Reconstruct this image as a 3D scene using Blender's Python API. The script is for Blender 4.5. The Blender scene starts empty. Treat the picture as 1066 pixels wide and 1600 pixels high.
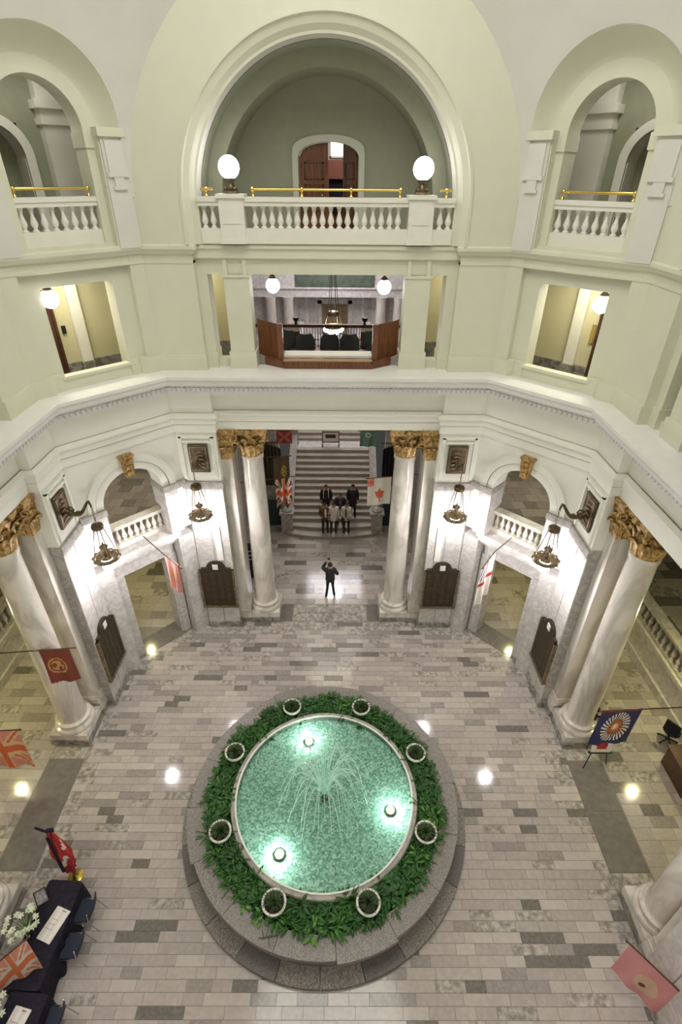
import bpy, bmesh, math, random
from mathutils import Vector, Matrix
R_ = random.Random(7)
PI = math.pi
C = bpy.context.scene.collection
scn = bpy.context.scene

# ------------------------------------------------------------------ camera, world, lights, exposure
cd = bpy.data.cameras.new('camera'); cam = bpy.data.objects.new('camera', cd); C.objects.link(cam)
yaw, pit, rol = math.radians(0.2303), math.radians(33.0124), math.radians(0.451)
fwd = Vector((math.sin(yaw)*math.cos(pit), math.cos(yaw)*math.cos(pit), -math.sin(pit)))
rt = Vector((math.cos(yaw), -math.sin(yaw), 0)); up = rt.cross(fwd)
r2 = math.cos(rol)*rt + math.sin(rol)*up; u2 = -math.sin(rol)*rt + math.cos(rol)*up
CAMP = Vector((0.336, -7.185, 14.0))
m = Matrix((r2, u2, -fwd)).transposed().to_4x4(); m.translation = CAMP
cam.matrix_world = m
cd.sensor_fit = 'HORIZONTAL'; cd.sensor_width = 36; cd.lens = 814.32/1066*36
cd.clip_start = .05; cd.clip_end = 200
scn.camera = cam
vs = scn.view_settings
vs.view_transform = 'Standard'; vs.look = 'None'; vs.gamma = 1; vs.use_curve_mapping = False; vs.exposure = 0.0
w = bpy.data.worlds.new('world'); scn.world = w; w.use_nodes = True
w.node_tree.nodes['Background'].inputs[0].default_value = (1, .97, .9, 1)
w.node_tree.nodes['Background'].inputs[1].default_value = .05
scn.cycles.max_bounces = 14; scn.cycles.diffuse_bounces = 10; scn.cycles.transparent_max_bounces = 12
scn.cycles.sample_clamp_indirect = 4; scn.cycles.caustics_reflective = False; scn.cycles.caustics_refractive = False

def lamp(name, kind, loc, power, color=(1, .95, .85), size=.2, aim=None, size_y=None):
    l = bpy.data.lights.new(name, kind); l.energy = power; l.color = color
    if kind == 'AREA':
        l.size = size
        if size_y: l.shape = 'RECTANGLE'; l.size_y = size_y
        else: l.shape = 'DISK'
    else: l.shadow_soft_size = size
    o = bpy.data.objects.new(name, l); C.objects.link(o); o.location = loc
    if aim is not None: o.rotation_euler = (Vector(aim)-Vector(loc)).to_track_quat('-Z', 'Y').to_euler()
    return o
WHITE = (1, .96, .9); WARM = (1, .93, .42); COOL = (.97, .96, 1)
lamp('dome_light', 'AREA', (0, 0, 20.5), 1150, (1, .99, .92), 9.6, (0, 0, 0))
for sx in (-1, 1):
    lamp('wing_light', 'POINT', (sx*10.2, 2.35, 3.25), 170, WARM, .1); lamp('wing_light', 'POINT', (sx*9.6, -4.2, 4.0), 130, WARM, .15)  # second lamp per side is added out of view to brighten the wing
    lamp('ambulatory_light', 'POINT', (sx*7.7, 8.37, 3.24), 120, WARM, .08)
    lamp('mezzanine_fill', 'AREA', (sx*7.6, 8.8, 7.5), 45, (1, .93, .7), 2, (sx*7.6, 8.8, 0))  # added fill over the mezzanine floor, no source seen
    lamp('corridor_light', 'AREA', (sx*6.7, 6.7, 12.0), 58, (1, .93, .7), 1.2, (sx*6.7, 6.7, 0))
    lamp('upper_corridor_light', 'AREA', (sx*6.5, 6.5, 16.1), 22, (1, .96, .85), 1, (sx*6.6, 6.6, 0))
    lamp('side_corridor_light', 'AREA', (sx*4.2, 9.0, 12.0), 40, (1, .93, .7), 1.2, (sx*4.2, 9.0, 0))
lamp('stair_hall_fill', 'AREA', (0, 15, 11.8), 150, (1, .92, .8), 4, (0, 15, 0), 6)  # added fill for the dim stair hall, besides the chandelier
lamp('north_bay_fill', 'AREA', (0, 10.2, 7.6), 42, (1, .92, .74), 2, (0, 10.2, 0), 2)  # added fill under the bay ceiling, where it was dim
lamp('far_hall_fill', 'AREA', (0, 22.5, 11.8), 420, (.98, .93, 1), 4, (0, 23.5, 0), 3)  # unseen fill that brightens the far marble

# ------------------------------------------------------------------ materials
MATS = {}
def mat(name, c, c2=None, scale=6., rough=.6, metal=0., bump=0., vein=False, emit=0., spec=.5, noise=None, detail=4, stretch=None, coat=0.):
    if name in MATS: return MATS[name]
    m = bpy.data.materials.new(name); m.use_nodes = True; nt = m.node_tree; N = nt.nodes; L = nt.links
    b = N['Principled BSDF']; MATS[name] = m
    b.inputs['Roughness'].default_value = rough; b.inputs['Metallic'].default_value = metal
    b.inputs['Specular IOR Level'].default_value = spec
    b.inputs['Coat Weight'].default_value = coat
    c = (*c, 1); b.inputs['Base Color'].default_value = c
    if c2 or bump:
        tc = N.new('ShaderNodeTexCoord'); mp = N.new('ShaderNodeMapping'); L.new(tc.outputs['Object'], mp.inputs['Vector'])
        if stretch: mp.inputs['Scale'].default_value = stretch
        oi = N.new('ShaderNodeObjectInfo'); mu = N.new('ShaderNodeMath'); mu.operation = 'MULTIPLY'; mu.inputs[1].default_value = 37.
        L.new(oi.outputs['Random'], mu.inputs[0])
        nz = N.new('ShaderNodeTexNoise'); nz.noise_dimensions = '4D'; nz.inputs['Scale'].default_value = scale; nz.inputs['Detail'].default_value = detail
        L.new(mp.outputs[0], nz.inputs['Vector']); L.new(mu.outputs[0], nz.inputs['W'])
        src = nz.outputs['Fac']
        if vein:
            nz.inputs['Distortion'].default_value = 1.2
            a = N.new('ShaderNodeMath'); a.operation = 'SUBTRACT'; a.inputs[1].default_value = .5; L.new(src, a.inputs[0])
            ab = N.new('ShaderNodeMath'); ab.operation = 'ABSOLUTE'; L.new(a.outputs[0], ab.inputs[0])
            src = ab.outputs[0]
        if c2:
            rp = N.new('ShaderNodeValToRGB'); e = rp.color_ramp.elements
            e[0].color = (*c2, 1); e[1].color = c
            if vein: e[0].position = 0.; e[1].position = .1
            else: e[0].position = .38; e[1].position = .64
            L.new(src, rp.inputs[0]); L.new(rp.outputs[0], b.inputs['Base Color'])
        if bump:
            bp = N.new('ShaderNodeBump'); bp.inputs['Strength'].default_value = bump; bp.inputs['Distance'].default_value = .02
            L.new(nz.outputs['Fac'], bp.inputs['Height']); L.new(bp.outputs[0], b.inputs['Normal'])
    if emit:
        b.inputs['Emission Color'].default_value = c; b.inputs['Emission Strength'].default_value = emit
    return m
CREAM = mat('cream_plaster', (.70, .702, .58), (.68, .68, .565), 3, .55)
IVORY = mat('ivory_plaster', (.84, .83, .76), (.82, .81, .74), 3, .5)
PALE = mat('pale_plaster', (.70, .685, .645), (.67, .655, .62), 2, .6)
WHITEP = mat('white_plaster', (.80, .78, .72), (.77, .75, .69), 4, .5)
SAGE = mat('sage_wall', (.33, .34, .25), (.31, .32, .235), 5, .8)
YELLOWW = mat('yellow_cream_wall', (.62, .58, .38), (.6, .56, .38), 3, .6)
MARBLE = mat('white_marble', (.60, .565, .535), (.46, .44, .42), 2.6, .16, vein=True, detail=7)
MARBLE_C = mat('column_marble', (.68, .635, .575), (.50, .46, .405), 1.2, .14, vein=True, detail=7, stretch=(1, 1, .3))
MARBLE_G = mat('grey_marble', (.42, .39, .36), (.30, .28, .26), 2.6, .18, vein=True, detail=8)
MARBLE_D = mat('dark_marble', (.17, .16, .14), (.34, .32, .29), 2.4, .18, vein=True, detail=8)
STONE = [mat('stone_a', (.475, .42, .38), (.42, .372, .337), 9, .10, detail=6), mat('stone_b', (.43, .382, .348), (.375, .333, .305), 11, .10, detail=6),
         mat('stone_c', (.515, .46, .415), (.465, .415, .376), 8, .10, detail=6), mat('stone_d', (.34, .303, .276), (.27, .243, .222), 14, .10, detail=6),
         mat('stone_dark', (.20, .18, .155), (.14, .13, .115), 16, .12, detail=6), mat('stone_brecc', (.5, .46, .41), (.24, .215, .19), 9, .10, detail=9)]
SLABD = mat('threshold_stone', (.20, .18, .16), (.16, .145, .13), 6, .12, detail=5)
JOINT = mat('floor_joint', (.24, .215, .19), None, rough=.6)
GRANITE = mat('speckled_granite', (.31, .275, .25), (.14, .125, .115), 45, .4, detail=3)
GRANITE_D = mat('rough_granite', (.32, .285, .25), (.14, .125, .11), 30, .7, bump=.6, detail=3)
GRANITE_B = mat('dark_granite', (.17, .15, .135), (.09, .08, .075), 45, .45, detail=3)
GOLD = mat('gilded_plaster', (.60, .39, .14), (.20, .105, .03), 13, .45, .3, bump=.6)  # dark mottling paints in the shade of the carved crevices
BRONZE = mat('bronze', (.15, .105, .055), (.075, .055, .03), 12, .38, .7)
BRONZE_L = mat('pale_bronze', (.30, .24, .15), (.16, .12, .07), 14, .4, .7)
PLAQUEM = mat('plaque_bronze', (.055, .037, .02), (.033, .024, .014), 8, .6, .3)
BRASS = mat('polished_brass', (.78, .55, .15), None, rough=.18, metal=1.)
WOOD = mat('red_brown_wood', (.20, .075, .03), (.12, .042, .018), 3, .35, stretch=(6, 6, 1))
WOOD_D = mat('dark_wood', (.10, .04, .02), (.055, .022, .012), 3, .35, stretch=(6, 6, 1))
GLOBE = mat('lit_globe', (1, .97, .95), emit=9.)
BULB = mat('lit_bulb', (1, .96, 1), emit=60.)
BLACK = mat('black_cloth', (.013, .011, .019), (.022, .019, .03), 20, .9, spec=.2)
NAVY = mat('navy_cloth', (.012, .018, .035), None, rough=.8)
DARKG = mat('dark_metal', (.02, .02, .022), None, rough=.4, metal=.3)
GREYF = mat('grey_fabric', (.035, .04, .042), (.025, .028, .03), 30, .9)
CHROME = mat('steel', (.5, .5, .5), None, rough=.25, metal=1.)
PAPER = mat('paper', (.72, .68, .63), None, rough=.7)
INK = mat('ink', (.12, .11, .1), None, rough=.7)
LEAF = [mat('leaf_dark', (.04, .13, .028), (.025, .085, .02), 5, .45), mat('leaf_mid', (.075, .21, .04), (.045, .14, .03), 5, .45), mat('leaf_bright', (.14, .32, .05), (.09, .24, .04), 5, .45)]
SPIKE = mat('spiky_leaf', (.075, .13, .04), (.035, .065, .02), 6, .5)
SOIL = mat('soil', (.02, .016, .011), (.03, .022, .015), 30, .95, bump=.6)
SKIN = mat('skin', (.42, .24, .17), None, rough=.55)
def col(n, c, r=.8): return mat(n, c, None, rough=r)

def mosaic():
    m = bpy.data.materials.new('teal_mosaic'); m.use_nodes = True; N = m.node_tree.nodes; L = m.node_tree.links; b = N['Principled BSDF']
    tc = N.new('ShaderNodeTexCoord'); v = N.new('ShaderNodeTexVoronoi'); v.inputs['Scale'].default_value = 24; L.new(tc.outputs['Object'], v.inputs['Vector'])
    rp = N.new('ShaderNodeValToRGB'); e = rp.color_ramp.elements
    e[0].position = .0; e[0].color = (.17, .33, .265, 1); e[1].position = 1.; e[1].color = (.78, .88, .81, 1)
    x = e.new(.55); x.color = (.42, .62, .53, 1)
    s = N.new('ShaderNodeSeparateColor'); L.new(v.outputs['Color'], s.inputs[0]); L.new(s.outputs[0], rp.inputs[0])
    L.new(rp.outputs[0], b.inputs['Base Color']); b.inputs['Roughness'].default_value = .4
    return m
def water():
    m = bpy.data.materials.new('fountain_water'); m.use_nodes = True; N = m.node_tree.nodes; L = m.node_tree.links
    N.remove(N['Principled BSDF']); out = N['Material Output']
    tr = N.new('ShaderNodeBsdfTransparent'); tr.inputs[0].default_value = (.80, .96, .89, 1)
    gl = N.new('ShaderNodeBsdfGlossy'); gl.inputs['Roughness'].default_value = .04
    fr = N.new('ShaderNodeFresnel'); fr.inputs['IOR'].default_value = 1.33
    nz = N.new('ShaderNodeTexNoise'); nz.inputs['Scale'].default_value = 9; nz.inputs['Detail'].default_value = 4
    tc = N.new('ShaderNodeTexCoord'); L.new(tc.outputs['Object'], nz.inputs['Vector'])
    bp = N.new('ShaderNodeBump'); bp.inputs['Strength'].default_value = .5; bp.inputs['Distance'].default_value = .05; L.new(nz.outputs['Fac'], bp.inputs['Height'])
    L.new(bp.outputs[0], gl.inputs['Normal']); L.new(bp.outputs[0], fr.inputs['Normal'])
    mx = N.new('ShaderNodeMixShader'); L.new(fr.outputs[0], mx.inputs[0]); L.new(tr.outputs[0], mx.inputs[1]); L.new(gl.outputs[0], mx.inputs[2]); L.new(mx.outputs[0], out.inputs[0])
    return m
def spray():
    m = bpy.data.materials.new('water_spray'); m.use_nodes = True; N = m.node_tree.nodes; L = m.node_tree.links
    b = N['Principled BSDF']; b.inputs['Base Color'].default_value = (.75, .95, .88, 1); b.inputs['Roughness'].default_value = .15
    tr = N.new('ShaderNodeBsdfTransparent'); mx = N.new('ShaderNodeMixShader'); mx.inputs[0].default_value = .8
    L.new(tr.outputs[0], mx.inputs[1]); L.new(b.outputs[0], mx.inputs[2]); L.new(mx.outputs[0], N['Material Output'].inputs[0])
    return m
MOSAIC, WATER, SPRAY = mosaic(), water(), spray()

# ------------------------------------------------------------------ mesh helpers
class MB:
    def __init__(s): s.v = []; s.f = []; s.mi = []; s.m = 0; s.T = None
    def add(s, vs, fs):
        o = len(s.v)
        if s.T is not None: vs = [s.T @ Vector(p) for p in vs]
        s.v += [tuple(p) for p in vs]; s.f += [tuple(i+o for i in f) for f in fs]; s.mi += [s.m]*len(fs); return s
    def box(s, x0, x1, y0, y1, z0, z1):
        return s.add([(x0,y0,z0),(x1,y0,z0),(x1,y1,z0),(x0,y1,z0),(x0,y0,z1),(x1,y0,z1),(x1,y1,z1),(x0,y1,z1)],
                     [(0,3,2,1),(4,5,6,7),(0,1,5,4),(1,2,6,5),(2,3,7,6),(3,0,4,7)])
    def frus(s, a, b, z0, z1):      # rect a=(x0,x1,y0,y1) at z0 to b at z1
        return s.add([(a[0],a[2],z0),(a[1],a[2],z0),(a[1],a[3],z0),(a[0],a[3],z0),(b[0],b[2],z1),(b[1],b[2],z1),(b[1],b[3],z1),(b[0],b[3],z1)],
                     [(0,3,2,1),(4,5,6,7),(0,1,5,4),(1,2,6,5),(2,3,7,6),(3,0,4,7)])
    def prism(s, poly, z0, z1):     # footprint (x,y) extruded in z
        n = len(poly); a = sum(poly[i][0]*poly[(i+1)%n][1]-poly[(i+1)%n][0]*poly[i][1] for i in range(n))
        if a < 0: poly = poly[::-1]
        return s.add([(x,y,z0) for x,y in poly]+[(x,y,z1) for x,y in poly],
                     [tuple(range(n))[::-1], tuple(range(n,2*n))]+[(i,(i+1)%n,(i+1)%n+n,i+n) for i in range(n)])
    def slabxz(s, poly, y0, y1):    # outline (x,z) extruded in y
        n = len(poly); a = sum(poly[i][0]*poly[(i+1)%n][1]-poly[(i+1)%n][0]*poly[i][1] for i in range(n))
        if a < 0: poly = poly[::-1]
        return s.add([(x,y0,z) for x,z in poly]+[(x,y1,z) for x,z in poly],
                     [tuple(range(n)), tuple(range(n,2*n))[::-1]]+[((i+1)%n,i,i+n,(i+1)%n+n) for i in range(n)])
    def lathe(s, prof, seg=24, cx=0, cy=0, cap=True, a0=0, a1=2*PI):
        full = abs(a1-a0-2*PI) < 1e-6; n = seg if full else seg+1; vs = []
        for r, z in prof:
            for i in range(n):
                a = a0+(a1-a0)*i/seg; vs.append((cx+r*math.cos(a), cy+r*math.sin(a), z))
        fs = []
        for j in range(len(prof)-1):
            for i in range(seg):
                k = (i+1) % n; fs.append((j*n+i, j*n+k, (j+1)*n+k, (j+1)*n+i))
        if cap and full: fs += [tuple(range(n))[::-1], tuple(range((len(prof)-1)*n, len(prof)*n))]
        return s.add(vs, fs)
    def tube(s, pts, r, seg=8):
        pts = [Vector(p) for p in pts]; vs = []; n = len(pts); pa = None
        for i, p in enumerate(pts):
            d = (pts[min(i+1,n-1)]-pts[max(i-1,0)]).normalized()
            if pa is None: pa = d.orthogonal().normalized()
            else: pa = (pa-d*pa.dot(d)).normalized()
            q = d.cross(pa); rr = r[i] if isinstance(r, (list, tuple)) else r
            for k in range(seg):
                a = 2*PI*k/seg; vs.append(p+pa*(rr*math.cos(a))+q*(rr*math.sin(a)))
        fs = [(i*seg+k, i*seg+(k+1)%seg, (i+1)*seg+(k+1)%seg, (i+1)*seg+k) for i in range(n-1) for k in range(seg)]
        fs += [tuple(range(seg))[::-1], tuple(range((n-1)*seg, n*seg))]
        return s.add(vs, fs)
    def ball(s, c, r, seg=16, rings=10, sz=1.):
        prof = [(max(1e-4, r*math.sin(PI*i/rings)), c[2]-r*sz*math.cos(PI*i/rings)) for i in range(rings+1)]
        return s.lathe(prof, seg, c[0], c[1])
    def archwall(s, x0, x1, z0, z1, hw, zb, zs, y0, y1, seg=24, r=None):   # wall y0(front)..y1 with an arched hole, opening |x|<hw
        P = []
        for i in range(seg+1):
            a = PI-PI*i/seg; P.append((hw*math.cos(a), zs+hw*math.sin(a)))
        s.box(x0, -hw, y0, y1, z0, zs); s.box(hw, x1, y0, y1, z0, zs)
        if zb > z0: s.box(-hw, hw, y0, y1, z0, zb)
        top = [(x0, zs)]
        for i in range(1, seg):
            x = P[i][0]
            a = PI-PI*i/seg; top.append((x0 + (x1-x0)*i/seg, z1))
        top[0] = (x0, zs); top.append((x1, zs))
        # fan strips to the outer rectangle
        top = []
        for i in range(seg+1):
            a = PI-PI*i/seg; c_, s_ = math.cos(a), math.sin(a); xo = x1 if c_ > 0 else x0
            tx = xo/c_ if abs(c_) > 1e-6 else 1e9; tz = (z1-zs)/s_ if s_ > 1e-6 else 1e9; t = min(tx, tz); top.append((c_*t, zs+s_*t))
        # insert exact corners by snapping the closest ray
        for xc in (x0, x1):
            k = min(range(seg+1), key=lambda i: (top[i][0]-xc)**2+(top[i][1]-z1)**2); top[k] = (xc, z1)
        n = seg+1
        vs = [(x,y0,z) for x,z in P]+[(x,y0,z) for x,z in top]+[(x,y1,z) for x,z in P]+[(x,y1,z) for x,z in top]; fs = []
        for i in range(seg):
            fs += [(i,i+1,n+i+1,n+i)[::-1], (2*n+i,2*n+i+1,3*n+i+1,3*n+i), (i,i+1,2*n+i+1,2*n+i), (n+i,n+i+1,3*n+i+1,3*n+i)[::-1]]
        return s.add(vs, fs)
    def ring(s, r0, y0, r1, y1, zc, seg=32, a0=0, a1=PI):       # conical half ring about the y axis at height zc
        vs = []
        for i in range(seg+1):
            a = a0+(a1-a0)*i/seg; vs += [(r0*math.cos(a), y0, zc+r0*math.sin(a)), (r1*math.cos(a), y1, zc+r1*math.sin(a))]
        return s.add(vs, [(2*i,2*i+1,2*i+3,2*i+2) for i in range(seg)])
    def archband(s, r0, r1, y0, y1, zc, seg=32):                # solid half ring
        s.ring(r0,y0,r1,y0,zc,seg); s.ring(r1,y0,r1,y1,zc,seg); s.ring(r0,y1,r0,y0,zc,seg); s.ring(r1,y1,r0,y1,zc,seg); return s
    def mesh(s, name, mats, smooth=None):
        me = bpy.data.meshes.new(name); me.from_pydata(s.v, [], s.f)
        for m_ in (mats if isinstance(mats, (list, tuple)) else [mats]): me.materials.append(m_)
        if any(s.mi): me.polygons.foreach_set('material_index', s.mi)
        bm = bmesh.new(); bm.from_mesh(me); bmesh.ops.recalc_face_normals(bm, faces=bm.faces); bm.to_mesh(me); bm.free()
        if smooth:
            me.polygons.foreach_set('use_smooth', [True]*len(me.polygons)); me.set_sharp_from_angle(angle=math.radians(smooth))
        me.update(); return me
    def build(s, name, mats, parent=None, smooth=None, th=None, loc=None, rz=None):
        return ob(name, s.mesh(name, mats, smooth), parent, th, loc, rz)
def ob(name, me, parent=None, th=None, loc=None, rz=None):
    o = bpy.data.objects.new(name, me); C.objects.link(o)
    if parent: o.parent = parent
    if th is not None: o.rotation_euler.z = -th
    if loc: o.location = loc
    if rz is not None: o.rotation_euler.z = rz
    return o
def empty(name, loc=(0,0,0), rz=0., parent=None):
    o = bpy.data.objects.new(name, None); C.objects.link(o); o.location = loc; o.rotation_euler.z = rz; o.empty_display_size = .2
    if parent: o.parent = parent
    return o
def tag(o, label, cat, group=None):
    o['label'] = label; o['category'] = cat
    if group: o['group'] = group
    return o
def thing(name, label, cat, loc=(0,0,0), rz=0., group=None): return tag(empty(name, loc, rz), label, cat, group)
def struct(o): o['kind'] = 'structure'; return o
def stuff(o): o['kind'] = 'stuff'; return o
def copy_tree(o, parent=None):
    c = o.copy(); C.objects.link(c)
    if parent: c.parent = parent
    for ch in list(o.children): copy_tree(ch, c)
    return c
def W(th, u, v, z=0.): return (u*math.cos(th)+v*math.sin(th), -u*math.sin(th)+v*math.cos(th), z)
TN, TNE, TE, TSE, TS, TSW, TW, TNW = 0, PI/4, PI/2, 3*PI/4, PI, -3*PI/4, -PI/2, -PI/4
WA, C1, DA = 6.63, 4.414, 7.807     # apothems and corner of the octagon

def octpath(o, brk=None, rec=.24, hw=3.217):
    """closed plan line offset inward by o; brk: recessed middle on the four main sides"""
    pts = []
    a, d = WA-o, DA-o; c = d*math.sqrt(2)-a
    for k in range(4):
        th = k*PI/2
        l = [(-c, a)]
        if brk: l += [(-hw+o, a), (-hw+o, a+rec), (hw-o, a+rec), (hw-o, a)]
        l += [(c, a)]
        pts += [W(th, u, v) for u, v in l]
    return pts
def sweep(mb, prof, brk=None, skip=(), **k):
    P = [octpath(o, brk, **k) for o, z in prof]; n = len(P[0]); per = n//4
    for j in range(len(prof)-1):
        za, zb = prof[j][1], prof[j+1][1]
        for i in range(n):
            if i in skip: continue
            i2 = (i+1) % n; a, b, c, d = P[j][i], P[j][i2], P[j+1][i2], P[j+1][i]
            mb.add([(a[0],a[1],za),(b[0],b[1],za),(c[0],c[1],zb),(d[0],d[1],zb)], [(0,1,2,3)])

# ------------------------------------------------------------------ floor
def clip(poly, nx, ny, d):   # keep nx*x+ny*y<=d
    out = []
    for i in range(len(poly)):
        p, q = poly[i], poly[(i+1) % len(poly)]; a = nx*p[0]+ny*p[1]-d; b = nx*q[0]+ny*q[1]-d
        if a <= 0: out.append(p)
        if (a < 0 < b) or (b < 0 < a): t = a/(a-b); out.append((p[0]+t*(q[0]-p[0]), p[1]+t*(q[1]-p[1])))
    return out
floor = MB(); floor.box(-14, 14, -9.5, 13.4, -.3, -.012); floor = struct(floor.build('floor', JOINT))
OCT = [(0,1,6.87),(1,0,6.86),(-1,0,6.86),(.7071,.7071,DA+.3),(-.7071,.7071,DA+.3),(.7071,-.7071,DA+.3),(-.7071,-.7071,DA+.3),(0,-1,6.9)]
def zone(cx, cy):
    dm = min(d-(nx*cx+ny*cy) for nx, ny, d in OCT)
    if dm < .42 and cy > -6: return 'edge'
    return 'in'
tiles = []   # (poly, mat, top)
y = -6.9
row = 0
while y < 6.9:
    x = -7.2+R_.random()*-.6
    while x < 7.2:
        L_ = R_.choice([.42, .42, .52, .62, .8, .95]); q = R_.random()
        poly = [(x, y), (x+L_, y), (x+L_, y+.205), (x, y+.205)]
        for nx, ny, d in OCT: poly = clip(poly, nx, ny, d) if len(poly) > 2 else []
        if len(poly) > 2:
            cx = sum(p[0] for p in poly)/len(poly); cy = sum(p[1] for p in poly)/len(poly)
            if math.hypot(cx, cy) > 3.3:
                k = 4 if q < .055 else 3 if q < .17 else 5 if q < .22 else R_.choice([0,0,1,1,2])
                north = cy > 3.9 and (math.hypot(cx*.8, cy) > 4.4)
                if north and k < 3 and R_.random() < (cy-3.5)/3.2: k = R_.choice([5,5,0,3])
                if zone(cx, cy) == 'edge' and k < 4: k = R_.choice([5,5,5,2])
                tiles.append((poly, k, 0.))
        x += L_
    y += .205; row += 1
# thresholds: dark slabs and veined blocks in the bays
def quad(x0,x1,y0,y1): return [(x0,y0),(x1,y0),(x1,y1),(x0,y1)]
for sx in (-1, 1):
    for y0, y1, k in ((-1.42,-.02,4),(0,1.4,4),(1.42,1.78,5),(-2.9,-1.44,5),(1.8,4.2,3),(-5.,-2.92,3)):
        tiles.append((quad(*sorted((sx*6.87, sx*7.84)), y0, y1), 6 if k == 4 else k, 0.))
    tiles.append((quad(*sorted((sx*1.4, sx*1.88)), 6.88, 7.78), 6, 0.)); tiles.append((quad(*sorted((sx*1.9, sx*3.4)), 6.88, 7.78), 3, 0.))
    s2 = math.sqrt(.5)
    for u0, u1 in ((-.84,-.02),(0,.84)):
        th = TNE if sx > 0 else TNW
        tiles.append(([W(th,u,v)[:2] for u, v in ((u0,DA+.32),(u1,DA+.32),(u1,DA+1.1),(u0,DA+1.1))], 6, 0.))
x = -1.38
while x < 1.37:
    for yy in (6.88, 7.33): tiles.append((quad(x, x+.455, yy, yy+.44), 5, 0.))
    x += .46
for (X0, X1, Y0, Y1, h, mn, mx) in ((7.86, 10.6, -7, 6.5, .3, .5, .9), (-10.6, -7.86, -7, 6.5, .3, .5, .9), (-3.6, 3.6, 7.8, 13.3, .3, .55, .95), (3.7, 10.5, 6.55, 13.2, .42, .5, .9), (-10.5, -3.7, 6.55, 13.2, .42, .5, .9)):
    y = Y0
    while y < Y1-.05:
        x = X0-R_.random()*.3
        while x < X1:
            L_ = mn+R_.random()*(mx-mn); a, b = max(x, X0), min(x+L_, X1); x += L_
            if b-a < .1: continue
            cx, cy = (a+b)/2, y+h/2
            if abs(cx)+cy < (DA+1.25)*1.414 and cy > 4 and abs(cx) > 3.65: continue
            tiles.append((quad(a, b, y, min(y+h, Y1)), R_.choice([0,1,1,2,2,3,5]) if R_.random() > .07 else 4, -.004))
        y += h
def shrink(poly, g=.004):
    cx = sum(p[0] for p in poly)/len(poly); cy = sum(p[1] for p in poly)/len(poly); o = []
    for px, py in poly:
        o.append((px-math.copysign(min(g, abs(px-cx)*.2), px-cx), py-math.copysign(min(g, abs(py-cy)*.2), py-cy)))
    return o
FM = STONE+[SLABD]
def score(poly):
    cx = sum(p[0] for p in poly)/len(poly); cy = sum(p[1] for p in poly)/len(poly); d = Vector((cx, cy, 0))-CAMP; z = d.dot(fwd)
    px = 533+814*d.dot(r2)/z; py = 800-814*d.dot(u2)/z
    if not (8 < px < 1058 and 8 < py < 1592) or math.hypot(cx, cy) < 3.75: return 0
    a = abs(sum(poly[i][0]*poly[(i+1)%len(poly)][1]-poly[(i+1)%len(poly)][0]*poly[i][1] for i in range(len(poly))))/2
    return a*14/z**3
tiles.sort(key=lambda t: -score(t[0]))
rest = MB(); unit = {}
for i, (poly, k, top) in enumerate(tiles):
    p = shrink(poly)
    if i < 298:
        cx = sum(q[0] for q in p)/len(p); cy = sum(q[1] for q in p)/len(p); key = (k, top)+tuple((round(q[0]-cx, 3), round(q[1]-cy, 3)) for q in p)
        if key not in unit:
            b = MB(); b.prism([(q[0]-cx, q[1]-cy) for q in p], -.012, top); unit[key] = b.mesh('stone_tile', FM[k])
        ob('stone_tile', unit[key], floor, loc=(cx, cy, 0))
    else:
        rest.m = k; rest.prism(p, -.012, top)
stuff(rest.build('stone_tiles', FM, floor))

# ------------------------------------------------------------------ lower walls (ground storey), built per side
WN = {}
def side(name, th):
    if name not in WN: WN[name] = struct(empty(name, (0,0,0), -th))
    return WN[name]
SIDES = {'wall_north': TN, 'wall_east': TE, 'wall_west': TW, 'wall_south': TS}
DIAGS = {'wall_northeast': TNE, 'wall_northwest': TNW, 'wall_southeast': TSE, 'wall_southwest': TSW}
fl_m = MB()
for s in (-1, 1):
    fp = [(s*3.26,6.66),(s*4.40,6.66),(s*4.79,7.05),(s*4.79,7.7),(s*3.26,7.7)]
    fl_m.m = 0; fl_m.prism(fp, 0, 6.1); fl_m.m = 1; fl_m.prism(fp, 6.1, 8.3)
fl_me = fl_m.mesh('flank_wall', [MARBLE_G, IVORY])
# marble slabs on the flank faces: 2 columns x 4 courses
slab_me = {}
def slab(w_, h_):
    k = (round(w_,3), round(h_,3))
    if k not in slab_me:
        b = MB(); b.frus((-w_/2, w_/2, -.0, .03), (-w_/2, w_/2, -.0, .03), 0, h_); b = MB()
        b.add([(-w_/2,.03,0),(w_/2,.03,0),(w_/2,.03,h_),(-w_/2,.03,h_),(-w_/2+.006,0,.006),(w_/2-.006,0,.006),(w_/2-.006,0,h_-.006),(-w_/2+.006,0,h_-.006)],
              [(4,5,6,7),(0,1,5,4),(1,2,6,5),(2,3,7,6),(3,0,4,7)])
        slab_me[k] = b.mesh('marble_slab', MARBLE)
    return slab_me[k]
trimp = MB()
for s in (-1, 1):   # plaster panel frame and base moulding on each flank
    cx = s*3.84
    for x0, x1, z0, z1 in ((-.5,-.42,6.2,7.6),(.42,.5,6.2,7.6),(-.5,.5,7.55,7.63)): trimp.box(cx+x0, cx+x1, 6.6, 6.67, z0, z1)
    trimp.box(cx-.4, cx+.4, 6.585, 6.66, 7.42, 7.47)
trim_me = trimp.mesh('panel_frame', IVORY)
skirt = MB()
for s in (-1, 1): skirt.prism([(s*3.2,6.58),(s*4.36,6.58),(s*4.86,7.09),(s*4.8,7.2),(s*3.2,7.2)], 0, .22)
skirt_me = skirt.mesh('plinth_course', MARBLE_D)
cap = MB()
for s in (-1, 1): cap.prism([(s*3.22,6.59),(s*4.43,6.59),(s*4.86,7.02),(s*4.8,7.2),(s*3.22,7.2)], 5.86, 6.1)
cap_me = cap.mesh('marble_cap_course', MARBLE_G)
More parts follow.
